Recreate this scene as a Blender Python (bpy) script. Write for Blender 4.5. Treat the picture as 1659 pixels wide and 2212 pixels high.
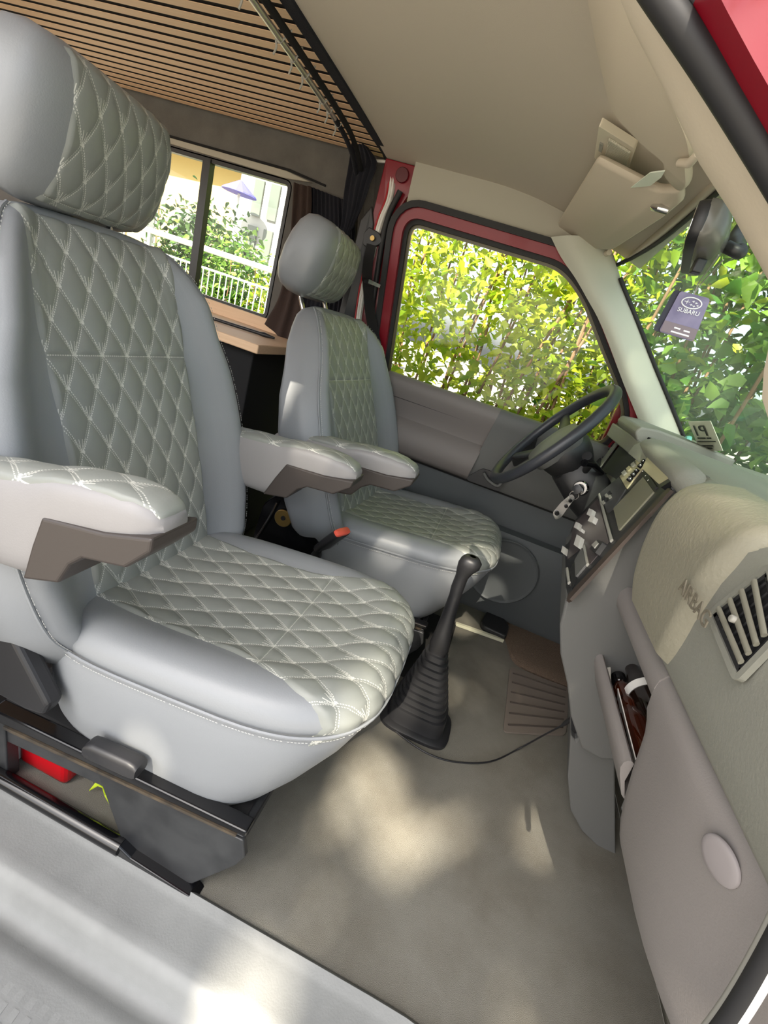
import bpy, bmesh, math, random
import numpy as np
from mathutils import Vector, Matrix
from mathutils.bvhtree import BVHTree

C = bpy.context.scene.collection
for o in list(bpy.data.objects):
    bpy.data.objects.remove(o)
random.seed(7)
np.random.seed(7)
V = Vector
PI = math.pi

# ------------------------------------------------------------------ camera
# frame: X = towards the nose of the van, Y = towards the driver's side, Z = up, cab floor at z = 0
RCAM = np.array([[0.91725802, 0.2736432, 0.28940822],
                 [0.36623011, -0.29382985, -0.88291536],
                 [-0.15656701, 0.9158512, -0.36973416]])
FPX = 1000.714
EYE = np.array([0, 0, 0.97597])
cam = bpy.data.cameras.new('camera')
cam_o = bpy.data.objects.new('camera', cam)
C.objects.link(cam_o)
cam.sensor_fit = 'HORIZONTAL'
cam.sensor_width = 36.0
cam.lens = FPX / 1659.0 * 36.0
cam.clip_start = 0.02
rt, dn, fw = RCAM[0], RCAM[1], RCAM[2]
M = Matrix(((rt[0], -dn[0], -fw[0], EYE[0]),
            (rt[1], -dn[1], -fw[1], EYE[1]),
            (rt[2], -dn[2], -fw[2], EYE[2]),
            (0, 0, 0, 1)))
cam_o.matrix_world = M
bpy.context.scene.camera = cam_o

# ------------------------------------------------------------------ world, sun, exposure
sc = bpy.context.scene
sc.view_settings.view_transform = 'Standard'
sc.view_settings.look = 'None'
sc.view_settings.gamma = 1.0
sc.view_settings.use_curve_mapping = False
sc.view_settings.exposure = 1.0
w = bpy.data.worlds.new('sky')
sc.world = w
w.use_nodes = True
nt = w.node_tree
bg = nt.nodes['Background']
sky = nt.nodes.new('ShaderNodeTexSky')
sky.sky_type = 'NISHITA'
sky.sun_disc = False
sky.sun_elevation = math.radians(46)
sky.sun_rotation = math.radians(200)
sky.altitude = 200
sky.dust_density = 4.0
sky.air_density = 1.0
hs = nt.nodes.new('ShaderNodeHueSaturation')
hs.inputs['Saturation'].default_value = 0.45
nt.links.new(sky.outputs[0], hs.inputs['Color'])
nt.links.new(hs.outputs[0], bg.inputs['Color'])
bg.inputs['Strength'].default_value = 0.24
sl = bpy.data.lights.new('sun', 'SUN')
sl.energy = 15
sl.angle = math.radians(0.4)
sl.color = (1.0, 0.90, 0.74)
so = bpy.data.objects.new('sun', sl)
C.objects.link(so)
SUN_DIR = V((0.10, 1.0, -0.80)).normalized()      # the way the light travels: in at the open passenger side
so.rotation_euler = SUN_DIR.to_track_quat('-Z', 'Y').to_euler()
so.location = (0, -4, 5)


# ------------------------------------------------------------------ measuring helpers
def ray(px, py):
    return RCAM.T @ np.array([px - 829.5, py - 1106.0, FPX])


def on(ax, val, px, py):
    r = ray(px, py)
    t = (val - EYE[ax]) / r[ax]
    return V(EYE + r * t)


def X(x, px, py): return on(0, x, px, py)
def Y(y, px, py): return on(1, y, px, py)
def Z(z, px, py): return on(2, z, px, py)


def onpl(p0, n, px, py):
    r = V(ray(px, py))
    e = V(EYE)
    t = (V(p0) - e).dot(V(n)) / r.dot(V(n))
    return e + r * t


# ------------------------------------------------------------------ materials
def lin(c):
    return tuple(((x / 255) / 12.92 if x / 255 <= .04045 else (((x / 255) + .055) / 1.055) ** 2.4) for x in c)


class NB:
    """small node builder"""
    def __init__(s, name):
        s.m = bpy.data.materials.new(name)
        s.m.use_nodes = True
        s.t = s.m.node_tree
        s.b = s.t.nodes['Principled BSDF']
        s.out = s.t.nodes['Material Output']

    def n(s, typ, **kw):
        nd = s.t.nodes.new(typ)
        for k, v in kw.items():
            setattr(nd, k, v)
        return nd

    def lk(s, a, b): s.t.links.new(a, b)

    def val(s, sock, v):
        if isinstance(v, (int, float)): sock.default_value = v
        elif isinstance(v, tuple): sock.default_value = v
        else: s.lk(v, sock)

    def ma(s, op, a, b=0.0, c=0.0):
        nd = s.n('ShaderNodeMath', operation=op)
        s.val(nd.inputs[0], a); s.val(nd.inputs[1], b); s.val(nd.inputs[2], c)
        return nd.outputs[0]

    def mix(s, fac, a, b):
        nd = s.n('ShaderNodeMix', data_type='RGBA')
        s.val(nd.inputs[0], fac)
        for i, v in ((6, a), (7, b)):
            if isinstance(v, tuple): v = (*v[:3], 1)
            s.val(nd.inputs[i], v)
        return nd.outputs[2]

    def noise(s, scale, detail=3, rough=.6, coord='Object', vec=None):
        nd = s.n('ShaderNodeTexNoise')
        nd.inputs['Scale'].default_value = scale
        nd.inputs['Detail'].default_value = detail
        nd.inputs['Roughness'].default_value = rough
        if vec is None:
            tc = s.n('ShaderNodeTexCoord'); vec = tc.outputs[coord]
        s.lk(vec, nd.inputs['Vector'])
        return nd

    def bump(s, h, strength=.3, dist=.001):
        nd = s.n('ShaderNodeBump')
        nd.inputs['Strength'].default_value = strength
        nd.inputs['Distance'].default_value = dist
        s.lk(h, nd.inputs['Height'])
        s.lk(nd.outputs[0], s.b.inputs['Normal'])
        return nd


def mat(name, col, rough=.5, metal=0., grain=0, gs=.3, gd=.001, var=0., vs=6., spec=.5, col2=None, coat=0.):
    b = NB(name)
    c = lin(col)
    b.b.inputs['Roughness'].default_value = rough
    b.b.inputs['Metallic'].default_value = metal
    b.b.inputs['Specular IOR Level'].default_value = spec
    b.b.inputs['Coat Weight'].default_value = coat
    if col2 is None and var: c2 = tuple(x * (1 - var) for x in c)
    else: c2 = lin(col2) if col2 else c
    if col2 or var:
        n = b.noise(vs, 4)
        cr = b.n('ShaderNodeValToRGB')
        cr.color_ramp.elements[0].position = .35
        cr.color_ramp.elements[1].position = .65
        b.lk(n.outputs[0], cr.inputs[0])
        b.lk(b.mix(cr.outputs[0], (*c2, 1), (*c, 1)), b.b.inputs['Base Color'])
    else:
        b.b.inputs['Base Color'].default_value = (*c, 1)
    if grain:
        n = b.noise(grain, 2)
        b.bump(n.outputs[0], gs, gd)
    return b.m


def quilt_mat(name, col, pw, ph):
    """grey leather sewn in diamonds: double dashed stitching and a little fan of threads at every crossing (UV in metres)"""
    b = NB(name)
    c = lin(col)
    b.b.inputs['Roughness'].default_value = .42
    uv = b.n('ShaderNodeUVMap'); uv.uv_map = 'UV'
    sp = b.n('ShaderNodeSeparateXYZ'); b.lk(uv.outputs[0], sp.inputs[0])
    u, v = sp.outputs[0], sp.outputs[1]
    un = b.ma('DIVIDE', u, pw); vn = b.ma('DIVIDE', v, ph)
    A = b.ma('ADD', un, vn); B = b.ma('SUBTRACT', un, vn)
    ra = b.ma('SUBTRACT', A, b.ma('ROUND', A)); rb = b.ma('SUBTRACT', B, b.ma('ROUND', B))
    g = math.sqrt(1 / pw ** 2 + 1 / ph ** 2)
    K = 15.0

    def line(r, other):
        d = b.ma('DIVIDE', b.ma('ABSOLUTE', r), g)
        e = b.ma('ABSOLUTE', b.ma('SUBTRACT', d, .0019))
        m1 = b.ma('LESS_THAN', e, .00065)
        dash = b.ma('LESS_THAN', b.ma('FRACT', b.ma('MULTIPLY', other, K)), .62)
        return b.ma('MULTIPLY', m1, dash)
    m = b.ma('MAXIMUM', line(ra, B), line(rb, A))
    du = b.ma('MULTIPLY', b.ma('ADD', ra, rb), pw / 2)
    dv = b.ma('MULTIPLY', b.ma('SUBTRACT', ra, rb), ph / 2)
    seg = b.ma('MULTIPLY', b.ma('GREATER_THAN', dv, -.001), b.ma('LESS_THAN', dv, .021))
    for s_ in (-.42, -.14, .14, .42):
        off = b.ma('ABSOLUTE', b.ma('SUBTRACT', du, b.ma('MULTIPLY', b.ma('ADD', dv, .003), s_)))
        m = b.ma('MAXIMUM', m, b.ma('MULTIPLY', seg, b.ma('LESS_THAN', off, .0006)))
    bar = b.ma('MULTIPLY', b.ma('LESS_THAN', b.ma('ABSOLUTE', dv), .0011), b.ma('LESS_THAN', b.ma('ABSOLUTE', du), .0045))
    m = b.ma('MAXIMUM', m, bar)
    # straight sewn seam across the panel at v = 0
    sm = b.ma('MULTIPLY', b.ma('LESS_THAN', b.ma('ABSOLUTE', v), .0009), b.ma('LESS_THAN', b.ma('FRACT', b.ma('MULTIPLY', u, 240.)), .65))
    m = b.ma('MAXIMUM', m, sm)
    b.lk(b.mix(m, (*c, 1), (*lin((190, 190, 182)), 1)), b.b.inputs['Base Color'])
    n = b.noise(420, 2)
    h = b.ma('ADD', b.ma('MULTIPLY', n.outputs[0], .35), b.ma('MULTIPLY', m, .8))
    b.bump(h, .35, .0008)
    return b.m


def glass_mat(name, tint=(.95, .97, .95), ior=1.45, dust=0.0):
    b = NB(name)
    tr = b.n('ShaderNodeBsdfTransparent'); tr.inputs[0].default_value = (*tint, 1)
    gl = b.n('ShaderNodeBsdfGlossy'); gl.inputs['Roughness'].default_value = .02
    lw = b.n('ShaderNodeLayerWeight'); lw.inputs[0].default_value = .5
    fr_ = b.ma('ADD', .02, b.ma('MULTIPLY', b.ma('POWER', lw.outputs['Facing'], 5.0), .5))
    mx = b.n('ShaderNodeMixShader')
    b.lk(fr_, mx.inputs[0]); b.lk(tr.outputs[0], mx.inputs[1]); b.lk(gl.outputs[0], mx.inputs[2])
    o = mx.outputs[0]
    if dust:
        df = b.n('ShaderNodeBsdfDiffuse'); df.inputs[0].default_value = (.75, .78, .75, 1)
        n = b.noise(3.0, 3)
        m2 = b.n('ShaderNodeMixShader')
        b.lk(b.ma('MULTIPLY', n.outputs[0], dust * 2), m2.inputs[0])
        b.lk(o, m2.inputs[1]); b.lk(df.outputs[0], m2.inputs[2]); o = m2.outputs[0]
    b.lk(o, b.out.inputs[0])
    return b.m


LEA = (132, 135, 138)
m_lea = mat('grey_leather', LEA, .40, grain=420, gs=.22, gd=.0008)
m_lea_side = mat('grey_leather_side', (136, 134, 134), .45, grain=420, gs=.2, gd=.0008)
PW, PH = .052, .098
m_quilt = quilt_mat('quilted_leather', (129, 132, 127), PW, PH)
m_thread = mat('white_thread', (178, 178, 174), .7)
m_pipe = mat('piping', (120, 121, 124), .45)
m_blk = mat('black_plastic', (34, 34, 36), .42, grain=500, gs=.15, gd=.0005)
m_blk_gl = mat('glossy_black', (14, 14, 16), .12)
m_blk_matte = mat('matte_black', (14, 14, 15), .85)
m_brnblk = mat('armrest_plastic', (58, 52, 49), .5, grain=500, gs=.15, gd=.0005)
m_steel = mat('black_painted_steel', (52, 53, 54), .38, var=.5, vs=14, col2=(30, 31, 33))
m_dusty = mat('dusty_rail', (84, 72, 56), .5, var=.6, vs=22, col2=(36, 34, 32))
m_dash = mat('dash_plastic', (126, 126, 117), .55, grain=260, gs=.35, gd=.0012)
m_dash_lo = mat('lower_dash_plastic', (122, 117, 114), .6, grain=420, gs=.3, gd=.0009)
m_dash_dk = mat('console_side_plastic', (88, 88, 86), .6, grain=420, gs=.3, gd=.0009)
m_air = mat('airbag_vinyl', (133, 129, 113), .5, grain=150, gs=.5, gd=.0018)
m_head = mat('headliner_fabric', (198, 188, 172), .95, grain=900, gs=.3, gd=.0008)
m_visor = mat('visor_vinyl', (196, 185, 166), .7, grain=300, gs=.2, gd=.0006)
m_pillar = mat('pillar_trim', (185, 184, 170), .6, grain=500, gs=.2, gd=.0006)
m_sidetrim = mat('side_trim', (170, 165, 150), .7, grain=500, gs=.2, gd=.0006)
m_door_up = mat('door_vinyl', (112, 106, 103), .6, grain=300, gs=.25, gd=.0008)
m_door_lo = mat('door_lower', (78, 82, 84), .6, grain=300, gs=.25, gd=.0008)
m_red = mat('red_paint', (128, 6, 28), .34, coat=.15)
m_rubber = mat('rubber_seal', (26, 26, 28), .6)
m_chrome = mat('chrome', (215, 215, 215), .12, 1.)
m_alu = mat('dark_aluminium', (60, 60, 60), .35, .6)
m_navy = mat('black_cloth', (20, 21, 30), .95, grain=300, gs=.6, gd=.002)
m_brown = mat('brown_cloth', (58, 44, 38), .95, grain=300, gs=.6, gd=.002)
m_white = mat('white_plastic', (225, 222, 215), .4)
m_grey = mat('grey_plastic', (150, 148, 140), .5)
m_sill = mat('sill_plastic', (136, 137, 135), .62, var=.18, vs=7, grain=300, gs=.25, gd=.001)
m_orange = mat('buckle_button', (214, 88, 70), .4)
m_brass = mat('brass', (176, 146, 88), .35, .8)
m_redplastic = mat('red_plastic', (170, 14, 24), .35)
m_lime = mat('lime_cloth', (176, 198, 30), .7)
m_glass = glass_mat('window_glass')
m_wglass = glass_mat('windscreen_glass', (.88, .95, .90), 1.45, .07)


def carpet():
    b = NB('carpet')
    n1 = b.noise(5, 5); n2 = b.noise(900, 2); n3 = b.noise(38, 4)
    cr = b.n('ShaderNodeValToRGB'); cr.color_ramp.elements[0].position = .38; cr.color_ramp.elements[1].position = .62
    b.lk(n1.outputs[0], cr.inputs[0])
    c = b.mix(cr.outputs[0], lin((100, 96, 87)), lin((122, 120, 112)))
    c = b.mix(b.ma('MULTIPLY', n3.outputs[0], .35), c, lin((98, 92, 82)))
    c = b.mix(b.ma('MULTIPLY', n2.outputs[0], .5), c, lin((144, 141, 130)))
    b.lk(c, b.b.inputs['Base Color'])
    b.b.inputs['Roughness'].default_value = 1.
    b.b.inputs['Specular IOR Level'].default_value = .1
    b.bump(n2.outputs[0], .7, .003)
    return b.m


m_carpet = carpet()


def felt():
    b = NB('grey_felt')
    n1 = b.noise(9, 5); n2 = b.noise(500, 2)
    c = b.mix(n1.outputs[0], lin((74, 72, 69)), lin((118, 115, 109)))
    b.lk(c, b.b.inputs['Base Color']); b.b.inputs['Roughness'].default_value = 1
    b.bump(n2.outputs[0], .5, .002)
    return b.m


m_felt = felt()


def woodm(name, c1, c2):
    b = NB(name)
    tc = b.n('ShaderNodeTexCoord'); mp = b.n('ShaderNodeMapping'); mp.inputs['Scale'].default_value = (1.2, 30, 30)
    b.lk(tc.outputs['Object'], mp.inputs[0])
    n = b.noise(6, 5, vec=mp.outputs[0])
    b.lk(b.mix(n.outputs[0], lin(c1), lin(c2)), b.b.inputs['Base Color'])
    b.b.inputs['Roughness'].default_value = .55
    return b.m


m_wood = woodm('oak_veneer', (236, 204, 168), (214, 176, 138))
m_wood_dk = mat('dark_backing', (14, 9, 7), .9)


# ------------------------------------------------------------------ mesh helpers
def link(name, me, material, parent=None, smooth=None):
    o = bpy.data.objects.new(name, me)
    C.objects.link(o)
    if material is not None: me.materials.append(material)
    if parent is not None: o.parent = parent
    return o


def world_off(parent):
    off = V((0, 0, 0))
    while parent is not None:
        off += parent.location
        parent = parent.parent
    return off


def mesh(name, verts, faces, material, parent=None, smooth=False, local=False, bevel=0, sub=0, solid=0, origin=True, uvs=None):
    """verts in world coordinates unless local; a top-level mesh gets its origin at the middle of its base"""
    vs = np.array([tuple(v) for v in verts], float)
    if parent is not None and not local: vs = vs - np.array(world_off(parent))
    base = None
    if parent is None and origin and not local:
        lo, hi = vs.min(0), vs.max(0)
        base = np.array([(lo[0] + hi[0]) / 2, (lo[1] + hi[1]) / 2, lo[2]]); vs = vs - base
    me = bpy.data.meshes.new(name)
    me.from_pydata([tuple(v) for v in vs], [], [tuple(f) for f in faces])
    if uvs is not None:
        ul = me.uv_layers.new(name='UV')
        for l in me.loops: ul.data[l.index].uv = uvs[l.vertex_index]
    bm = bmesh.new(); bm.from_mesh(me)
    if uvs is None and not solid: bmesh.ops.recalc_face_normals(bm, faces=bm.faces)
    bm.to_mesh(me); bm.free()
    me.validate()
    o = link(name, me, material, parent)
    if base is not None: o.location = tuple(base)
    if solid:
        md = o.modifiers.new('t', 'SOLIDIFY'); md.thickness = solid; md.offset = 0
    if bevel:
        md = o.modifiers.new('b', 'BEVEL'); md.width = bevel; md.segments = 3; md.limit_method = 'ANGLE'; md.angle_limit = math.radians(35)
    if sub:
        md = o.modifiers.new('s', 'SUBSURF'); md.levels = sub; md.render_levels = sub
    if smooth or sub:
        me.shade_smooth()
        if smooth and not sub: me.set_sharp_from_angle(angle=math.radians(50))
    return o


class G:
    """geometry bag"""
    def __init__(s): s.v = []; s.f = []

    def add(s, vs, fs):
        k = len(s.v); s.v += [V(v) for v in vs]; s.f += [tuple(i + k for i in f) for f in fs]; return s

    def prism(s, pts, vec):
        n = len(pts); vec = V(vec)
        return s.add([V(p) for p in pts] + [V(p) + vec for p in pts],
                     [tuple(range(n))[::-1], tuple(range(n, 2 * n))] + [(i, (i + 1) % n, n + (i + 1) % n, n + i) for i in range(n)])

    def box(s, c, size, ax=None):
        c = V(c); a = ax or (V((1, 0, 0)), V((0, 1, 0)), V((0, 0, 1)))
        h = [a[i].normalized() * size[i] / 2 for i in range(3)]
        return s.prism([c - h[0] - h[1] - h[2], c + h[0] - h[1] - h[2], c + h[0] + h[1] - h[2], c - h[0] + h[1] - h[2]], h[2] * 2)

    def tube(s, pts, r, n=10, closed=False, flat=1.0, up=None):
        pts = [V(p) for p in pts]; N = len(pts)
        rs = r if isinstance(r, (list, tuple)) else [r] * N
        prev = V(up) if up else None
        rings = []
        for i, p in enumerate(pts):
            if closed: t = pts[(i + 1) % N] - pts[i - 1]
            else: t = pts[min(i + 1, N - 1)] - pts[max(i - 1, 0)]
            t.normalize()
            if prev is None:
                prev = V((0, 0, 1)) if abs(t.z) < .9 else V((1, 0, 0))
            a = (prev - t * prev.dot(t)).normalized(); b_ = t.cross(a); prev = a
            rings.append([p + (a * math.cos(q) + b_ * math.sin(q) * flat) * rs[i] for q in [2 * PI * k / n for k in range(n)]])
        vs = [v for rg in rings for v in rg]; fs = []
        for i in range(N if closed else N - 1):
            j = (i + 1) % N
            for k in range(n): fs.append((i * n + k, i * n + (k + 1) % n, j * n + (k + 1) % n, j * n + k))
        if not closed: fs += [tuple(range(n))[::-1], tuple((N - 1) * n + k for k in range(n))]
        return s.add(vs, fs)

    def loft(s, rings, cap=True):
        n = len(rings[0]); vs = [v for r in rings for v in r]; fs = []
        for i in range(len(rings) - 1):
            for k in range(n): fs.append((i * n + k, i * n + (k + 1) % n, (i + 1) * n + (k + 1) % n, (i + 1) * n + k))
        if cap: fs += [tuple(range(n))[::-1], tuple((len(rings) - 1) * n + k for k in range(n))]
        return s.add(vs, fs)

    def grid(s, rows):
        m = len(rows[0]); vs = [v for r in rows for v in r]
        return s.add(vs, [(i * m + j, i * m + j + 1, (i + 1) * m + j + 1, (i + 1) * m + j) for i in range(len(rows) - 1) for j in range(m - 1)])

    def slab(s, rows, vec):
        """a curved sheet given by rows of points, thickened by vec"""
        m = len(rows[0]); R = len(rows); vec = V(vec)
        k0 = len(s.v); s.grid(rows); k1 = len(s.v); s.grid([[V(p) + vec for p in r] for r in rows])
        per = [j for j in range(m)] + [i * m + m - 1 for i in range(1, R)] + [(R - 1) * m + j for j in range(m - 2, -1, -1)] + [i * m for i in range(R - 2, 0, -1)]
        for a in range(len(per)):
            b_ = per[(a + 1) % len(per)]; a_ = per[a]
            s.f.append((k0 + a_, k0 + b_, k1 + b_, k1 + a_))
        return s

    def disc(s, c, n, r, h, seg=32, dome=0):
        c = V(c); n = V(n).normalized()
        a = n.orthogonal().normalized(); b_ = n.cross(a)
        prof = [(r, 0), (r, h * .6), (r * .93, h)] + ([(r * .7, h + dome * .5), (r * .4, h + dome * .85), (r * .12, h + dome)] if dome else [(r * .3, h)])
        return s.loft([[c + n * z + (a * math.cos(q) + b_ * math.sin(q)) * rr for q in [2 * PI * k / seg for k in range(seg)]] for rr, z in prof])

    def lathe(s, c, n, prof, seg=24):
        c = V(c); n = V(n).normalized(); a = n.orthogonal().normalized(); b_ = n.cross(a)
        return s.loft([[c + n * z + (a * math.cos(q) + b_ * math.sin(q)) * max(rr, 1e-4) for q in [2 * PI * k / seg for k in range(seg)]] for rr, z in prof])

    def mk(s, name, material, parent=None, **kw):
        return mesh(name, s.v, s.f, material, parent, **kw)


def thing(name, label, cat, loc=(0, 0, 0), group=None):
    o = bpy.data.objects.new(name, None); C.objects.link(o)
    o.location = loc; o.empty_display_size = .05
    o['label'] = label; o['category'] = cat
    if group: o['group'] = group
    return o


def tag(o, label=None, cat=None, group=None, kind=None):
    if label: o['label'] = label
    if cat: o['category'] = cat
    if group: o['group'] = group
    if kind: o['kind'] = kind
    return o


def copy_tree(o, parent=None):
    c = o.copy(); C.objects.link(c); c.parent = parent
    for ch in list(o.children): copy_tree(ch, c)
    return c


def text(name, body, size, material, parent, origin, xdir, ydir, ext=.0004, align='CENTER'):
    """flat lettering lying in the plane spanned by xdir, ydir"""
    cu = bpy.data.curves.new(name, 'FONT'); cu.body = body; cu.size = size; cu.extrude = ext
    cu.align_x = align; cu.align_y = 'CENTER'
    tmp = bpy.data.objects.new('t', cu); C.objects.link(tmp)
    dg = bpy.context.evaluated_depsgraph_get()
    me = bpy.data.meshes.new_from_object(tmp.evaluated_get(dg))
    bpy.data.objects.remove(tmp)
    x = V(xdir).normalized(); y = V(ydir); y = (y - x * y.dot(x)).normalized(); z = x.cross(y)
    o3 = V(origin)
    vs = [o3 + x * v.co.x + y * v.co.y + z * v.co.z for v in me.vertices]
    fs = [tuple(p.vertices) for p in me.polygons]
    bpy.data.meshes.remove(me)
    return mesh(name, vs, fs, material, parent)


def textquad(name, body, material, parent, quad, u0, u1, v0, v1, off=V((0, 0, 0))):
    """lettering stretched into part of a quad (top left, top right, bottom right, bottom left in reading order)"""
    cu = bpy.data.curves.new(name, 'FONT'); cu.body = body; cu.size = 1; cu.extrude = 0
    tmp = bpy.data.objects.new('t', cu); C.objects.link(tmp)
    me = bpy.data.meshes.new_from_object(tmp.evaluated_get(bpy.context.evaluated_depsgraph_get()))
    bpy.data.objects.remove(tmp)
    xs = [v.co.x for v in me.vertices]; ys = [v.co.y for v in me.vertices]
    x0, x1, y0, y1 = min(xs), max(xs), min(ys), max(ys)
    vs = []
    for v in me.vertices:
        u = u0 + (u1 - u0) * (v.co.x - x0) / (x1 - x0); t = v1 + (v0 - v1) * (v.co.y - y0) / (y1 - y0)
        vs.append(quad[0].lerp(quad[1], u).lerp(quad[3].lerp(quad[2], u), t) + off)
    fs = [tuple(p.vertices) for p in me.polygons]
    bpy.data.meshes.remove(me)
    return mesh(name, vs, fs, material, parent)


def sme(t, n):
    c, s_ = math.cos(t), math.sin(t)
    return (math.copysign(abs(c) ** (2 / n), c), math.copysign(abs(s_) ** (2 / n), s_))


def smooth_line(pts, k=8, closed=False):
    """Catmull-Rom through points"""
    pts = [V(p) for p in pts]; N = len(pts); out = []
    for i in range(N if closed else N - 1):
        p1, p2 = pts[i], pts[(i + 1) % N]
        p0 = pts[i - 1] if (i > 0 or closed) else p1 * 2 - p2
        p3 = pts[(i + 2) % N] if (i + 2 < N or closed) else p2 * 2 - p1
        for j in range(k):
            t = j / k
            out.append(.5 * ((2 * p1) + (p2 - p0) * t + (2 * p0 - 5 * p1 + 4 * p2 - p3) * t * t + (3 * p1 - p0 - 3 * p2 + p3) * t ** 3))
    if not closed: out.append(pts[-1])
    return out


def round_poly(pts, r, k=6):
    """round the corners of a planar polygon of 3D points"""
    out = []; n = len(pts)
    rr = r if isinstance(r, (list, tuple)) else [r] * n
    for i in range(n):
        p = V(pts[i]); a = V(pts[i - 1]) - p; b_ = V(pts[(i + 1) % n]) - p
        d = min(rr[i], a.length * .48, b_.length * .48)
        A = p + a.normalized() * d; B = p + b_.normalized() * d
        for j in range(k + 1):
            t = j / k
            out.append(A * (1 - t) ** 2 + p * 2 * t * (1 - t) + B * t * t)
    return out


def offset_poly(pts, d):
    """grow a planar closed polygon outwards by d"""
    n = len(pts); c = sum(pts, V((0, 0, 0))) / n
    nr = V((0, 0, 0))
    for i in range(n): nr += (pts[i] - c).cross(pts[(i + 1) % n] - c)
    nr.normalize(); out = []
    for i in range(n):
        t = (pts[(i + 1) % n] - pts[i - 1]).normalized()
        out.append(pts[i] + t.cross(nr) * d)
    return out


def ring_between(g, a, b_, vec):
    """solid ring between closed outlines a (inner) and b_ (outer), thickness vec"""
    n = len(a); vec = V(vec); k = len(g.v)
    g.v += [V(p) for p in a] + [V(p) for p in b_] + [V(p) + vec for p in a] + [V(p) + vec for p in b_]
    for i in range(n):
        j = (i + 1) % n
        g.f += [(k + i, k + j, k + n + j, k + n + i), (k + 2 * n + i, k + 3 * n + i, k + 3 * n + j, k + 2 * n + j),
                (k + i, k + 2 * n + i, k + 2 * n + j, k + j), (k + n + i, k + n + j, k + 3 * n + j, k + 3 * n + i)]
    return g

# ------------------------------------------------------------------ seats
def bvh_of(g):
    bm = bmesh.new()
    vs = [bm.verts.new(v) for v in g.v]
    for f in g.f:
        try: bm.faces.new([vs[i] for i in f])
        except ValueError: pass
    bmesh.ops.recalc_face_normals(bm, faces=bm.faces)
    t = BVHTree.FromBMesh(bm); bm.free(); return t


def quilt(bvh, rows, amp=.0048, name='quilted_panel', parent=None, lift=.0012, pw=PW, ph=PH):
    """rows[i][j] = (origin, direction, u, v); the sheet is laid on the body found along each direction and puffed between the seams"""
    R, M_ = len(rows), len(rows[0]); vs = []; uv = []
    for i, r in enumerate(rows):
        for j, (o_, d_, u, v) in enumerate(r):
            hit = bvh.ray_cast(V(o_), V(d_).normalized())
            p, n = (hit[0], hit[1]) if hit[0] is not None else (V(o_), -V(d_))
            if n.dot(V(d_)) > 0 and rows_out is False: n = -n
            a = u / pw + v / ph; b_ = u / pw - v / ph
            pf = (abs(math.sin(PI * a)) * abs(math.sin(PI * b_))) ** .42
            pf *= min(1., abs(v) / .010) ** .5
            e = min(i, R - 1 - i) / 3.; e2 = min(j, M_ - 1 - j) / 3.
            ed = min(1, e, e2)
            vs.append(p + n * ((lift + amp * pf) * ed - .003 * (1 - ed))); uv.append((u, v))
    fs = [(i * M_ + j, i * M_ + j + 1, (i + 1) * M_ + j + 1, (i + 1) * M_ + j) for i in range(R - 1) for j in range(M_ - 1)]
    o = mesh(name, vs, fs, m_quilt, parent, smooth=True, local=True, uvs=uv)
    return o


rows_out = False


def dashes(g, line, d=.0052, l=.0034, r=.00055, nrm=None):
    """a row of stitches along a polyline"""
    acc = 0; pts = [V(p) for p in line]
    for a, b_ in zip(pts, pts[1:]):
        L = (b_ - a).length
        if L < 1e-6: continue
        t = (b_ - a) / L; s = -acc
        while s + l < L:
            if s >= 0:
                g.tube([a + t * s, a + t * (s + l)], r, 4)
            s += d
        acc = L - s


NA = 72
SEAM_Z0, SEAM_Z1 = .355, .415


def cushion_ring(w=None, inset=0, dz=0, fr=0, zb=.166):
    pts = []
    for k in range(NA):
        t = 2 * PI * k / NA
        cx, sy = sme(t, 4.2)
        a = .30 - inset; hw = .245 - inset * .95
        x = -.30 + cx * a
        x -= fr * max(0, cx) ** 1.5
        y = sy * hw * (1 - .05 * max(0, cx) ** 3)
        x -= .022 * (abs(sy) ** 3) * max(0, cx)      # bowed front edge
        f = max(0, min(1, (x + .60) / .57)); zs = SEAM_Z0 + (SEAM_Z1 - SEAM_Z0) * f
        z = zb + (zs - zb) * w + dz
        pts.append(V((x, y, z)))
    return pts


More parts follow.
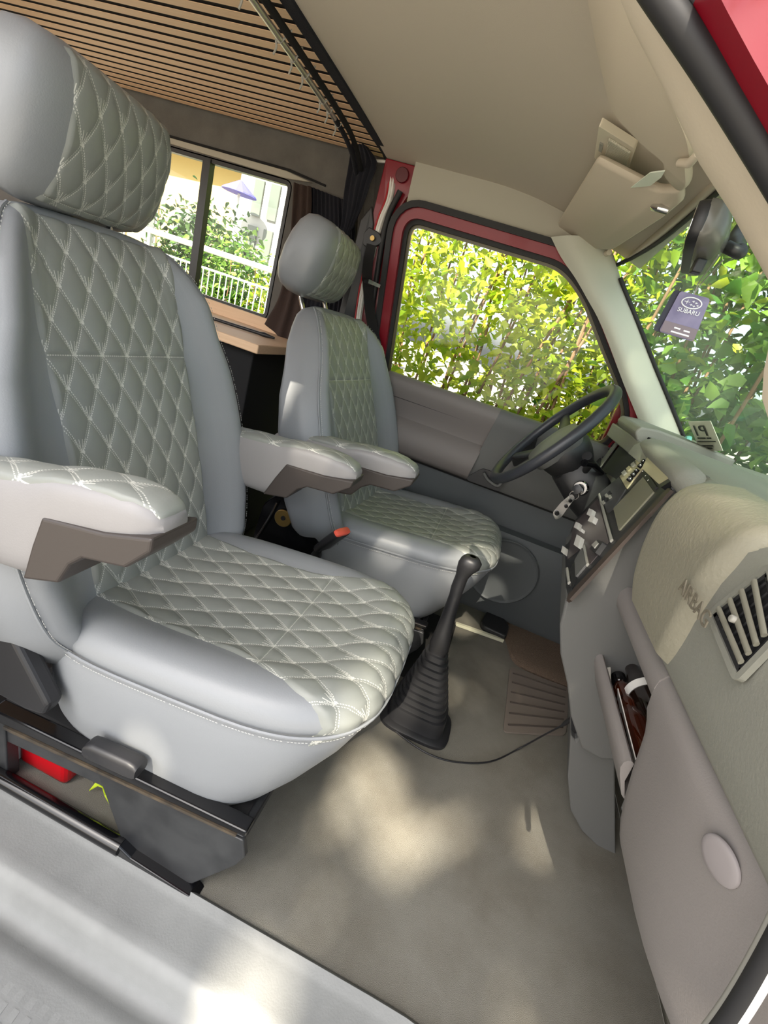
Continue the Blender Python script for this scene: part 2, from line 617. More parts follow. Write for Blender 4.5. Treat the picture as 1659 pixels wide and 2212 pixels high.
def make_cushion(root):
    g = G()
    rg = [cushion_ring(0, .06, .012, .12), cushion_ring(0, .030, 0, .12), cushion_ring(.05, .018, 0, .115), cushion_ring(.18, .009, 0, .095), cushion_ring(.4, .003, 0, .065), cushion_ring(.7, -.001, 0, .028), cushion_ring(.9, .0, 0, .008),
          cushion_ring(1, .005, -.002, 0), cushion_ring(1, .003, .004, 0), cushion_ring(1, .002, .016, 0), cushion_ring(1, .012, .034, 0), cushion_ring(1, .030, .046, 0), cushion_ring(1, .055, .049, 0), cushion_ring(1, .08, .044, 0),
          cushion_ring(1, .105, .036, 0), cushion_ring(1, .14, .033, 0), cushion_ring(1, .19, .033, 0), cushion_ring(1, .235, .033, 0)]
    g.loft(rg)
    body = g.mk('cushion', m_lea, root, smooth=True, local=True)
    bv = bvh_of(g)
    rows = []
    L1 = .455; nx, ny = 190, 100
    for i in range(nx + 1):
        s = i / nx
        rowp = []
        for j in range(ny + 1):
            q = j / ny * 2 - 1
            if s < .78:
                x = -.585 + s / .78 * L1; hw = .158
                if x > -.26: hw += .040 * ((x + .26) / .13) ** 1.3
                o_ = V((x, q * hw, .9)); d_ = V((0, 0, -1)); v = -(x + .21)
            else:
                ph_ = (s - .78) / .22 * math.radians(72)
                hw = .198 + .025 * (s - .78) / .22
                d0 = V((math.sin(ph_), 0, math.cos(ph_))); co = V((-.13, q * hw, .37))
                o_ = co + d0 * .6; d_ = -d0
                v = -(-.13 + .21) - .125 * (ph_ / math.radians(72)) * 1.05
            rowp.append((o_, d_, q * hw, v))
        rows.append(rowp)
    quilt(bv, rows, parent=root, name='seat_panel')
    # piping and stitching on the side seam
    ln = [p + V((0, 0, .002)) for p in cushion_ring(1, -.0018, -.001, 0)]
    s = G(); s.tube(ln, .0028, 6, closed=True); s.mk('piping', m_lea, body, smooth=True, local=True)
    st = G(); dashes(st, [p for p in cushion_ring(1, -.0012, -.009, .001)] + [cushion_ring(1, -.0012, -.009, .001)[0]])
    st.mk('stitching', m_thread, body, local=True)
    return body


TB = math.radians(16.5)
BX = V((-.508, 0, .335)); BA = V((-math.sin(TB), 0, math.cos(TB))); BN = V((math.cos(TB), 0, math.sin(TB)))


def back_ring(s, hw, df, db, grow=0):
    pts = []
    for k in range(NA):
        t = 2 * PI * k / NA
        c, sy = sme(t, 3.4)
        y = sy * (hw + grow)
        mid = (df + db) / 2; half = (df - db) / 2 + grow
        d = mid + c * half
        if c > 0:
            r = abs(sy)
            d += c ** .5 * (.062 * math.exp(-((r - .86) / .17) ** 2) * min(1, max(0, hw - .14) / .10) - .006)
        pts.append(BX + BA * s + BN * d + V((0, y, 0)))
    return pts


BS = [(-.03, .20, -.03, -.08), (-.015, .228, -.01, -.10), (.02, .252, .004, -.115), (.07, .286, .012, -.125), (.15, .304, .014, -.13), (.25, .311, .014, -.128), (.35, .304, .010, -.12),
      (.44, .287, .004, -.112), (.51, .256, -.002, -.105), (.575, .236, -.006, -.098), (.620, .208, -.010, -.092), (.652, .180, -.017, -.088), (.670, .15, -.026, -.082), (.679, .11, -.036, -.075), (.682, .06, -.045, -.066)]


def make_back(root):
    g = G(); g.loft([back_ring(*a) for a in BS])
    body = g.mk('backrest', m_lea, root, smooth=True, local=True)
    bv = bvh_of(g); rows = []
    ns, ny = 200, 96
    for i in range(ns + 1):
        f = i / ns; s = .02 + f * .652; row = []
        hw = .158 if s < .52 else .158 - .012 * ((s - .52) / .135)
        for j in range(ny + 1):
            q = j / ny * 2 - 1; y = q * hw
            if s < .595: o_ = BX + BA * s + BN * .3 + V((0, y, 0)); d_ = -BN
            else:
                an = (s - .595) / .077 * math.radians(62)
                d0 = BN * math.cos(an) + BA * math.sin(an)
                o_ = BX + BA * .600 + BN * (-.07) + V((0, y, 0)) + d0 * .3; d_ = -d0
            row.append((o_, d_, y, s - .47))
        rows.append(row)
    quilt(bv, rows, parent=root, name='back_panel')
    for sgn in (-1, 1):
        k = round(NA * (.25 if sgn > 0 else .75)) + (-6 if sgn > 0 else 6)
        ln = [back_ring(a[0], a[1], a[2], a[3], .0006)[k] for a in BS[1:-2]]
        ln = smooth_line(ln, 4)
        s = G(); s.tube(ln, .0026, 6); s.mk('piping', m_lea, body, smooth=True, local=True)
        st = G(); dashes(st, [p + BN * .007 + V((0, sgn * -.0004, 0)) for p in ln]); st.mk('stitching', m_thread, body, local=True)
    return body


HT = math.radians(-13)
HA = V((-math.sin(HT), 0, math.cos(HT))); HN = V((math.cos(HT), 0, math.sin(HT)))
HR = Matrix.Rotation(math.radians(13), 4, 'Z'); HA = (HR @ HA); HN = (HR @ HN); HY = HR @ V((0, 1, 0))
HX = V((-.780, 0, .985))
HS = [(-.008, .12, .020, -.025), (.002, .145, .034, -.042), (.018, .160, .046, -.052), (.045, .169, .054, -.060), (.09, .172, .058, -.064), (.130, .170, .056, -.062), (.162, .164, .050, -.056), (.184, .152, .040, -.046), (.194, .130, .024, -.03), (.198, .09, .008, -.014)]


def make_headrest(root):
    g = G()

    def ring(s, hw, df, db):
        return [HX + HA * s + HN * ((df + db) / 2 + c * (df - db) / 2) + HY * (sy * hw * 1.06 + .006) for c, sy in [sme(2 * PI * k / NA, 3.6) for k in range(NA)]]
    g.loft([ring(*a) for a in HS])
    body = g.mk('headrest', m_lea, root, smooth=True, local=True)
    bv = bvh_of(g); rows = []
    for i in range(95):
        f = i / 94; an = math.radians(-50 + 112 * f); row = []
        d0 = HN * math.cos(an) + HA * math.sin(an)
        for j in range(97):
            q = j / 96 * 2 - 1
            y = q * .138 + .012
            co = HX + HA * (.055 + .07 * f) + HN * -.015
            row.append((co + HY * (y * 1.04 + .012) + d0 * .3, -d0, y * 1.06, -.02 + f * .235))
        rows.append(row)
    quilt(bv, rows, parent=body, name='headrest_panel', amp=.003)
    for sy in (-.065, .065):
        p = G(); p.tube([HX + HA * .02 + V((0, sy, 0)), BX + BA * .60 + BN * -.05 + V((0, sy, 0))], .006, 10)
        p.mk('post', m_chrome, body, smooth=True, local=True)
    return body


def make_armrest(root, side, ang, name='armrest', px=-.62, pz=.645, yy=.272, L=1.0):
    e = V((px, side * yy, pz)); ca, sa = math.cos(math.radians(ang)), math.sin(math.radians(ang))

    def T(x, y, z): return e + V((x * L * ca - z * sa, y, x * L * sa + z * ca))
    S = [(-.045, -.01, -.04, .022), (-.03, .012, -.065, .030), (0, .028, -.082, .035), (.05, .036, -.092, .037), (.10, .041, -.096, .037), (.170, .045, -.097, .037), (.19, .047, -.060, .037), (.215, .050, -.022, .037), (.25, .053, -.016, .037), (.30, .053, -.014, .036), (.335, .049, -.010, .034), (.358, .041, -.002, .029), (.370, .030, .008, .020)]
    g = G()
    g.loft([[T(x, sy * hw, (tp + bt) / 2 + c * (tp - bt) / 2) for c, sy in [sme(2 * PI * k / 40, 3.2) for k in range(40)]] for x, tp, bt, hw in S])
    body = g.mk(name, m_lea_side, root, smooth=True, local=True)
    bv = bvh_of(g); rows = []
    up = V((-sa, 0, ca)); fwd = V((ca, 0, sa))
    for i in range(91):
        f = i / 90; row = []
        for j in range(29):
            q = j / 28 * 2 - 1
            y = q * .033
            if f < .8:
                x = -.01 + f / .8 * .33; o_ = T(x, y, .3); d_ = -up; v = x
            else:
                an = (f - .8) / .2 * math.radians(80); d0 = up * math.cos(an) + fwd * math.sin(an)
                y *= 1 - .25 * (f - .8) / .2
                o_ = T(.32, y, .015) + d0 * .2; d_ = -d0; v = .32 + .045 * (f - .8) / .2
            row.append((o_, d_, y, v - .5))
        rows.append(row)
    quilt(bv, rows, parent=body, name='armrest_panel', amp=.0022, lift=.001)
    pl = [(.205, .002), (.30, .004), (.372, .014), (.368, -.004), (.330, -.032), (.265, -.036), (.243, -.050), (.220, -.080), (.158, -.090), (.182, -.04)]
    b = G(); b.prism([T(x, -.0395, z) for x, z in pl], V((0, .079, 0)))
    b.mk('armrest_plate', m_brnblk, body, local=True, bevel=.004)
    return body


def make_base(root):
    for sgn in (-1, 1):
        y0 = sgn * .25
        t = V((0, -sgn * .012, 0))
        g = G()
        g.prism([V((x, y0, z)) for x, z in [(-.41, .165), (-.128, .185), (-.118, .150), (-.128, .12), (-.195, .012), (-.216, .002), (-.335, .002)]], t)
        g.mk('side_plate', m_steel, root, local=True, bevel=.003)
        g = G()
        g.prism([V((x, y0 - sgn * .004, z)) for x, z in [(-.63, .130), (-.41, .165), (-.13, .186), (-.13, .150), (-.63, .098)]], t * 1.6)
        g.mk('seat_box', m_steel, root, local=True, bevel=.003)
        g = G(); g.prism([V((x, y0 + sgn * .006, z)) for x, z in [(-.60, .146), (-.14, .194), (-.14, .199), (-.60, .153)]], t * 1.2); g.mk('dusty_edge', m_dusty, root, local=True)
        g = G()
        g.prism([V((x, y0 + sgn * .004, z)) for x, z in [(-.63, .150), (-.125, .200), (-.125, .214), (-.63, .178)]], t * 2.2)
        g.mk('slide_rail', m_blk_gl, root, local=True, bevel=.004)
        g = G(); g.prism([V((x, y0, z)) for x, z in [(-.66, .15), (-.605, .15), (-.60, 0.004), (-.66, 0.004)]], t * 2)
        g.mk('rear_leg', m_steel, root, local=True, bevel=.003)
    g = G(); g.box((-.38, 0, .17), (.50, .46, .03)); g.mk('frame_pan', m_blk_matte, root, local=True, bevel=.006)
    g = G(); g.prism([V((-.13, -.24, .19)), V((-.13, .24, .19)), V((-.205, .20, .004)), V((-.205, -.20, .004))], V((-.012, 0, 0)))
    g.mk('front_plate', m_steel, root, local=True, bevel=.003)
    g = G(); g.tube([V((-.62, -.258, .020)), V((-.335, -.258, .020))], .0145, 14); g.mk('floor_rod', m_blk_gl, root, local=True, smooth=True)
    g = G(); g.prism([V((x, -.266, z)) for x, z in [(-.64, -.0), (-.64, .010), (-.36, .012), (-.34, .034), (-.31, .020), (-.19, .010), (-.175, 0)]], V((0, .03, 0))); g.mk('base_rail', m_blk_gl, root, local=True, bevel=.003)


seat = thing('car_seat', 'front passenger seat nearest the open door, grey quilted leather with white diamond stitching', 'car seat', (0, .705, 0), 'quilted cab seats')
make_cushion(seat); make_back(seat); hr = make_headrest(seat)
make_base(seat)
seat2 = copy_tree(seat)
seat2.location = (.152, 1.434, 0)
seat2['label'] = 'driver seat behind the steering wheel, grey quilted leather, farther from the camera'
make_armrest(seat, -1, 9, pz=.632, yy=.292, L=.90)
make_armrest(seat, 1, 3, pz=.60, yy=.285)
make_armrest(seat2, -1, 3, px=-.665, pz=.605, yy=.285)
# passenger: plastic side cover and fore-aft handle
g = G(); g.prism([V((x, -.274, z)) for x, z in [(-.62, .42), (-.575, .415), (-.485, .285), (-.495, .258), (-.53, .250), (-.62, .25)]], V((0, .03, 0)))
g.mk('recliner_cover', m_blk, seat, local=True, bevel=.008)
g = G(); g.loft([[V((x, -.262 + sy * .014, .236 + c * .018 * k + (x + .36) * .10)) for c, sy in [sme(2 * PI * a / 24, 3.5) for a in range(24)]] for x, k in [(-.415, .6), (-.410, .9), (-.40, 1), (-.335, 1), (-.322, .9), (-.316, .6)]])
g.mk('adjuster_handle', m_blk, seat, local=True, smooth=True)
for ch in seat2.children:
    if ch.name.startswith(('backrest', 'back_panel', 'headrest')):
        th_ = math.radians(-4); P_ = V((-.62, 0, 0)); sc_y = 1.10
        tl = 0 if ch.name.startswith('headrest') else math.radians(-5)
        P_ = V((-.62, 0, 0)) if tl == 0 else V((-.50, 0, .40))
        R_ = Matrix.Rotation(th_, 3, 'Z') @ Matrix.Rotation(tl, 3, 'Y')
        ch.rotation_euler = R_.to_euler(); ch.scale = (1, sc_y, 1)
        ch.location = P_ - R_ @ P_
        if ch.name.startswith('headrest'):
            ch.scale = (1.15, 1.22, 1.0); ch.location += V((-.055 + .77 * .15, -.012, -.012))
        else: ch.location += V((.045, .004, 0))

# ------------------------------------------------------------------ floor, sill, seat wells
g = G()
rows = []
for i in range(41):
    x = -.75 + 1.42 * i / 40
    rows.append([V((x, .448 + 1.37 * j / 40, 0)) for j in range(41)])
g.slab(rows, (0, 0, -.02))
tag(g.mk('floor', m_carpet, smooth=False), kind='structure')
# raised carpet of the driver's footwell and toe board
g = G(); rows = []
for i in range(25):
    t = i / 24
    row = []
    for j in range(25):
        y = .46 + 1.34 * j / 24
        x = .68 + .32 * t
        e = min(1, j / 7.)
        z = -.004 + .36 * t ** 1.2
        row.append(V((x, y, z)))
    rows.append(row)
g.slab(rows, (0, 0, -.01))
tag(g.mk('floor', m_carpet, smooth=True), kind='structure')

# black plate round the lever and under the seats (well floor)
g = G(); g.prism([V((-.75, 1.19, .004)), V((.13, 1.19, .004)), V((.135, 1.60, .004)), V((-.75, 1.60, .004))], V((0, 0, .006)))
tag(g.mk('seat_well_mat', mat('dark_mat', (26, 25, 24), .9)), 'black rubber mat on the floor under the driver seat', 'mat')
g = G(); g.prism([V((.132, 1.60, .004)), V((.325, 1.625, .004)), V((.325, 1.612, .004)), V((.132, 1.588, .004))], V((0, 0, .012)))
tag(g.mk('pale_floor_streak', mat('streak', (190, 188, 165), .6)), 'pale edging on the driver side floor', 'streak')  # thin pale streak laid on the driver side floor

# heel pad let into the carpet
pp = [Z(0, 1100, 1442), Z(0, 1228, 1490), Z(0, 1220, 1592), Z(0, 1085, 1585)]
a, b_, c_, d_ = pp
hp = thing('heel_pad', 'ribbed brown rubber heel pad set in the carpet below the dashboard', 'heel pad', ((a + c_) / 2)[:])
g = G(); g.prism([p + V((0, 0, .003)) for p in round_poly(pp, .02)], V((0, 0, .005)))
m_pad = mat('heel_pad_rubber', (112, 103, 94), .7, grain=600, gs=.2)
g.mk('pad', m_pad, hp)
g = G()
for k in range(6):
    t = (k + .7) / 6.4
    p0 = a.lerp(d_, t); p1 = b_.lerp(c_, t)
    g.tube([p0 + V((.012, 0, .009)), p1 + V((-.012, 0, .009))], .0028, 6)
g.mk('ribs', mat('heel_pad_rib', (66, 58, 52), .8), hp, smooth=True)

# entry step
prof = [(.452, -.02), (.452, .004), (.446, .010), (.432, .006), (.425, .004), (.372, .008), (.356, .009), (.348, .006), (.340, -.010), (.334, -.035), (.326, -.045), (.316, -.048), (.306, -.044), (.296, -.036), (.284, -.034), (.0, -.040), (-.35, -.045), (-.36, -.06), (-.36, -.10), (.45, -.10)]
st = thing('door_sill', 'scuffed pale grey plastic step along the open passenger doorway', 'door sill', (-.1, .1, -.1))
g = G(); rings = []
for i in range(34):
    x = -1.0 + 1.9 * i / 33
    cy = 0 if x < .18 else -.10 * min(1, (x - .18) / .45) ** 1.7
    rings.append([V((x, y + (cy if y > .25 else 0) * min(1, max(0, (y - .25) / .15)), z)) for y, z in prof])
g.loft(rings)
g.mk('step_cover', m_sill, st, smooth=True)
g = G()
for i in range(52):
    for j in range(17):
        x = -.75 + i * .021 + (j % 2) * .0105; y = .262 - j * .0175
        g.prism([V((x - .0058, y - .0065, -.0385)), V((x + .0058, y - .0065, -.0385)), V((x + .0048, y + .006, -.0385)), V((x - .0048, y + .006, -.0385))], V((0, 0, .0042)))
tr = g.mk('tread_blocks', m_sill, st); tr['kind'] = 'stuff'

# red box and yellow cloth under the passenger seat
rb = thing('first_aid_box', 'red plastic box with a white end stowed under the passenger seat', 'box', (-.57, .557, 0))
g = G(); g.box((-.565, .557, .050), (.115, .13, .098)); g.mk('box_body', m_redplastic, rb, bevel=.012)
g = G(); g.box((-.630, .557, .051), (.014, .135, .102)); g.mk('box_end', m_white, rb, bevel=.004)
g = G(); g.box((-.565, .557, .102), (.12, .135, .008)); g.mk('box_lid', m_redplastic, rb, bevel=.004)
g = G(); rows = []
for i in range(9):
    rows.append([V((-.465 + .013 * i + .006 * math.sin(j * 1.7), .505 + .010 * j + .006 * math.sin(i * 1.3), .004 + .022 * abs(math.sin(i * .8 + j * .9)) + .02 * math.exp(-((i - 4) ** 2 + (j - 3) ** 2) / 6))) for j in range(8)])
g.slab(rows, (0, 0, .003))
tag(g.mk('cleaning_cloth', m_lime, smooth=True), 'crumpled yellow green cloth lying under the passenger seat', 'cloth')

# ------------------------------------------------------------------ driver's side of the cab: door, pillars
def DY(z): return 1.78 - .09 * max(0, z - .80)
DP0 = V((0, 1.78, .80)); DPN = V((0, 1, .09)).normalized()
def DP(px, py): return onpl(DP0, DPN, px, py)       # a point of the leaning window plane of the driver's door


def dwall(pts, off): return [V((p[0], DY(p[1]) + off, p[1])) for p in pts]


win = [DP(884, 478), DP(1214, 577), DP(1262, 640), DP(1304, 751), DP(1343, 845), DP(1352, 905), DP(1300, 965), DP(835, 808)]
wr = round_poly(win, [.045, .05, .06, .08, .05, .03, .03, .01], 7)
door = thing('driver_door', 'closed driver door with red window frame and grey lower trim', 'vehicle door', (-.05, 1.80, .0))
nrm = DPN
g = G(); ring_between(g, wr, offset_poly(wr, .016), nrm * .03); g.mk('inner_window_seal', m_rubber, door, smooth=False)
g = G(); o1 = offset_poly(wr, .014); ring_between(g, o1, offset_poly(wr, .046), -nrm * .018); fr = g.mk('window_frame', m_red, door)
g = G(); o2 = offset_poly(wr, .045); ring_between(g, o2, offset_poly(wr, .064), -nrm * .030); g.mk('outer_door_seal', m_rubber, door)
g = G(); ring_between(g, [p + nrm * .012 for p in offset_poly(wr, -.010)], [p + nrm * .012 for p in offset_poly(wr, .002)], nrm * .006)
g.mk('glass_edge', mat('glass_band', (90, 84, 60), .3), door)
g = G(); g.prism([p + nrm * .016 for p in offset_poly(wr, .006)], nrm * .004); g.mk('door_window', m_glass, door)

# door inner panel: an x-z relief standing inside y = 1.80
def relief(name, prof, x0, x1, material, parent, n=2, shear=0.0, **kw):
    """prof = list of (z, inward depth); swept along x"""
    g = G(); rings = []
    for i in range(n):
        x = x0 + (x1 - x0) * i / (n - 1)
        rings.append([V((x + shear * (z - .6), 1.80 - d, z)) for z, d in prof])
    g.loft(rings); return g.mk(name, material, parent, **kw)


relief('door_skin', [(.02, 0), (.79, 0), (.79, .008), (.02, .008)], -.57, .60, m_door_lo, door)
up = [(.52, .012), (.52, .045), (.54, .066), (.58, .070), (.625, .060), (.648, .040), (.658, .028), (.668, .028), (.70, .036), (.735, .046), (.76, .054), (.785, .055), (.802, .045), (.808, .03), (.80, .01), (.60, .0)]
relief('armrest_pad', up, -.47, -.027, m_door_up, door, smooth=True, shear=.10)
relief('handle_panel', [(.52, .010), (.52, .044), (.53, .050), (.60, .050), (.70, .048), (.752, .054), (.785, .056), (.802, .046), (.808, .03), (.80, .006), (.60, 0)], -.030, .42, m_dash_dk, door, smooth=True, shear=.10)
g = G(); q = [Y(1.728, 1103, 985), Y(1.728, 1128, 950), Y(1.728, 1165, 935), Y(1.728, 1150, 985), Y(1.728, 1110, 1010)]
g.prism(round_poly(q, .012), V((0, .012, 0))); g.mk('pull_shade_slab', m_blk_matte, door)  # raised black slab stands in for the shaded hollow of the pull
hq = [Y(1.74, 1010, 1030), Y(1.74, 1042, 1012), Y(1.74, 1095, 1030), Y(1.74, 1078, 1062), Y(1.74, 1010, 1038)]
g = G(); g.prism(round_poly(hq, .012), V((0, .012, 0))); dh = g.mk('handle_cup', m_blk, door)
g = G(); g.tube(smooth_line([Y(1.722, 1045, 1022), Y(1.716, 1055, 1038), Y(1.712, 1075, 1050), Y(1.715, 1088, 1036), Y(1.722, 1092, 1028)], 6), .006, 8, up=(0, 1, 0)); g.mk('release_lever', m_dash_dk, dh, smooth=True)
relief('door_pocket', [(.02, .01), (.02, .055), (.05, .075), (.30, .085), (.355, .082), (.385, .070), (.385, .01)], -.56, .62, m_door_lo, door, smooth=True)
relief('trim_groove', [(.506, .0), (.506, .018), (.514, .018), (.514, 0)], -.57, .60, m_blk_matte, door)
sp = Y(1.702, 1085, 1235)
g = G(); g.lathe(sp, (0, -1, 0), [(.135, 0), (.135, .004), (.131, .007), (.127, .004), (.12, .003), (.02, .003)], 40); g.mk('speaker_grille', m_door_lo, door, smooth=True)
g = G(); g.box((-.02, 1.775, .789), (1.13, .05, .012)); g.mk('belt_seal', m_rubber, door, bevel=.003)

# outside mirror
dm = thing('door_mirror', 'black door mirror outside the driver window behind the steering wheel', 'wing mirror', (.42, 1.98, .80))
g = G(); g.box((.45, 2.05, .865), (.08, .24, .20)); g.mk('mirror_shell', m_blk, dm, bevel=.03)
g = G(); g.box((.405, 2.05, .865), (.006, .20, .165), (V((1, .22, 0)), V((-.22, 1, 0)), V((0, 0, 1)))); g.mk('mirror_glass', mat('mirror', (240, 240, 240), .02, 1.), dm, bevel=.002)
g = G(); g.tube([V((.44, 1.80, .80)), V((.45, 1.98, .82))], .02, 10); g.mk('mirror_arm', m_blk, dm, smooth=True)

# B pillar sheet metal (red) with trims
g = G()
pl = []
for z in np.linspace(0, 1.46, 14):
    lean = .045 * max(0, (z - .8)) ** 1.0
    pl.append((-.655, z))
outl = [(-.665, 0), (-.665, .9), (-.655, 1.44), (-.40, 1.44), (-.40, 1.378), (-.50, 1.378), (-.552, 1.352), (-.574, 1.30), (-.535, .9), (-.505, .60), (-.505, 0)]
g.prism(dwall(outl, .004), V((0, .03, 0)))
bp = g.mk('wall_left', m_red, bevel=.004); tag(bp, kind='structure')
g = G(); g.prism(dwall([(-.69, 0), (-.69, 1.25), (-.66, 1.30), (-.640, 1.25), (-.605, .80), (-.60, 0)], -.014), V((0, .012, 0)))
bt = thing('pillar_cover', 'dark plastic cover on the door pillar behind the driver seat', 'pillar trim', (-.64, 1.76, 0)); g.mk('cover', m_blk, bt, bevel=.005)
g = G(); g.tube(smooth_line([V((-.575, DY(1.36) - .012, 1.36)), V((-.597, DY(1.25) - .012, 1.25)), V((-.575, DY(1.0) - .014, 1.0)), V((-.54, 1.76, .75)), V((-.53, 1.76, .1))], 6), .010, 10)
tag(g.mk('door_seal', m_rubber, smooth=True), 'black rubber seal running down the red pillar beside the driver window', 'seal')
g = G(); g.disc(V((-.585, DY(1.42) - .0, 1.405)), -nrm, .022, .004, 24); tag(g.mk('hole_plug', mat('dark_red_plug', (84, 8, 22), .4)), 'dark red round plug high on the red door pillar', 'plug')

# body sheet around the door opening
g = G(); o3 = offset_poly(wr, .045); cc_ = sum(o3, V((0, 0, 0))) / len(o3)
ring_between(g, [p + nrm * .02 for p in o3], [p + nrm * .02 for p in offset_poly(wr, .078)], nrm * .01); tag(g.mk('wall_left', m_red), kind='structure')
# side trim above the door
rows = []
for i in range(21):
    x = -.545 + .66 * i / 20
    zt = 1.448 - .07 * max(0, (x + .30) / .42) ** 1.6 if x > -.30 else 1.448
    row = []
    zb_ = 1.330 - .030 * max(0, (x + .05) / .15) if x > -.05 else 1.330
    for j in range(7):
        t = j / 6
        z = zb_ + (zt - zb_) * t
        row.append(V((x, DY(z) - .010 - .010 * math.sin(t * PI * .5), z)))
    rows.append(row)
g = G(); g.slab(rows, (0, .012, 0)); tag(g.mk('trim_1', m_sidetrim, smooth=True), kind='structure')

# headliner
rows = []
for i in range(41):
    x = -.655 + .885 * i / 40
    row = []
    for j in range(31):
        t = j / 30; y = .44 + 1.34 * t
        z = 1.452 - .095 * max(0, (x + .30) / .53) ** 1.8 if x > -.30 else 1.452
        z -= .012 * (abs(t - .5) * 2) ** 3
        row.append(V((x, y, z)))
    rows.append(row)
g = G(); g.slab(rows, (0, 0, .02)); tag(g.mk('ceiling', m_head, smooth=True), kind='structure')
g = G(); g.prism([V((-3.1, .2, 1.52)), V((.15, .2, 1.52)), V((.15, 1.95, 1.52)), V((-3.1, 1.95, 1.52))], V((0, 0, .02))); tag(g.mk('ceiling', m_red), kind='structure')

# ------------------------------------------------------------------ A pillars, windscreen, header
A_in = [(1190, 512), (1212, 556), (1242, 600), (1268, 645), (1300, 706), (1347, 829), (1372, 890), (1392, 940), (1398, 970)]
A_out = [(1310, 515), (1325, 556), (1338, 600), (1350, 632), (1378, 700), (1415, 795), (1440, 855), (1478, 950), (1490, 985)]
ins = [onpl(DP0 + V((0, -.042, 0)), DPN, *p) for p in A_in]
WS_TOP = V((.148, 1.66, 1.33)); WS_BOT = V((.60, 1.72, .895))
WN = (WS_TOP - WS_BOT).cross(V((0, 1, 0))).normalized()
def WP(px, py): return onpl(WS_TOP, WN, px, py)
outs = []
for p in A_out:
    outs.append(WP(*p))
rows = []
for a, b_ in zip(smooth_line(ins, 4), smooth_line(outs, 4)):
    row = []
    for j in range(9):
        t = j / 8
        row.append(a.lerp(b_, t) + V((-.015, -.030, -.004)) * math.sin(t * PI))
    rows.append(row)
g = G(); g.slab(rows, (.012, .03, 0)); ap = g.mk('trim_2', m_pillar, smooth=True); tag(ap, kind='structure')
g = G(); g.prism([V((.36, 1.80, .70)), V((.52, 1.82, .70)), V((.52, 1.82, .90)), V((.42, 1.80, .97)), V((.36, 1.80, 1.0))], V((.0, .02, 0))); tag(g.mk('wall_left', m_red), kind='structure')
g = G(); g.tube([p + V((.002, -.004, 0)) for p in smooth_line(outs[2:], 4)], .0065, 8)
tag(g.mk('windscreen_seal', m_rubber, smooth=True), 'black windscreen seal along the far pillar', 'seal')

# windscreen
w0, w1 = V((.16, .30, 1.315)), V((.16, 1.66, 1.315))
rows = []
for i in range(9):
    t = i / 8
    row = []
    for j in range(17):
        s = j / 16
        y = .30 + (1.76 - .30) * s
        bow = .13 * (1 - abs(2 * s - 1) ** 5)
        p = WS_TOP.lerp(WS_BOT + (WS_BOT - WS_TOP) * .25, t)
        row.append(V((p.x + bow * .5, y, p.z + bow * .25 * (1 - t))))
    rows.append(row)
wsrows = rows
g = G(); g.slab(rows, (.004, 0, .004)); tag(g.mk('window_2', m_wglass, smooth=True), kind='structure')
# header trim between headliner and windscreen
rows2 = []
for j in range(17):
    a = wsrows[0][j]
    y = a.y
    t = j / 16
    top = V((.175 + .02 * (1 - (2 * t - 1) ** 2), y, 1.372 - .014 * (abs(2 * t - 1)) ** 3))
    rows2.append([a.lerp(top, k / 5) + V((-.006, 0, -.010)) * math.sin(PI * k / 5) for k in range(6)])
g = G(); g.slab(rows2, (.01, 0, .012)); tag(g.mk('trim_3', m_visor, smooth=True), kind='structure')
g = G(); g.tube([r[0] + V((0.002, 0, -.003)) for r in rows2], .006, 8); tag(g.mk('windscreen_seal', m_rubber, smooth=True), 'black windscreen seal under the header trim', 'seal')

# near A pillar, with seal and red body
def NP(px, py, y=.36): return Y(y, px, py)
L_ = [(1318, -60), (1342, 0), (1420, 150), (1500, 318), (1572, 430), (1660, 590), (1670, 700), (1650, 800), (1646, 860), (1670, 940)]
R_ = [(1370, -60), (1412, 0), (1500, 150), (1585, 290), (1672, 435), (1760, 600), (1830, 720), (1880, 820), (1900, 900), (1920, 1000)]
rows = []
for a, b_ in zip(L_, R_):
    pa = Y(.37, *a); pb = Y(.33, *b_)
    rows.append([pa.lerp(pb, k / 7) + V((0, -.020, 0)) * math.sin(PI * k / 7) for k in range(8)])
g = G(); g.slab(rows, (.01, .02, 0)); tag(g.mk('trim_4', m_visor, smooth=True), kind='structure')
sl_ = smooth_line([Y(.325, *p) for p in [(1392, -60), (1432, 0), (1520, 130), (1612, 275), (1700, 420), (1800, 590)]], 5)
ds = thing('door_aperture_seal', 'thick dark ribbed rubber seal along the near pillar of the open doorway', 'seal', (.05, .33, 1.1))
g = G(); g.tube(sl_, .0075, 12, flat=1.1); g.mk('inner_bead', m_rubber, ds, smooth=True)
g = G(); g.tube([p + V((.012, -.004, .010)) for p in sl_], .0095, 12); g.mk('middle_bead', mat('seal_grey', (70, 66, 70), .6), ds, smooth=True)
g = G(); g.tube([p + V((.026, -.008, .022)) for p in sl_], .0085, 12); g.mk('outer_bead', m_rubber, ds, smooth=True)
rows = []
for p in [Y(.30, 1560, -80), Y(.30, 1600, 0), Y(.30, 1659, 110), Y(.30, 1800, 360)]:
    rows.append([p + V((-.004, 0, -.004)), p + V((.10, .0, .085))])
g = G(); g.slab(rows, (0, .03, 0)); tag(g.mk('wall_right', m_red), kind='structure')
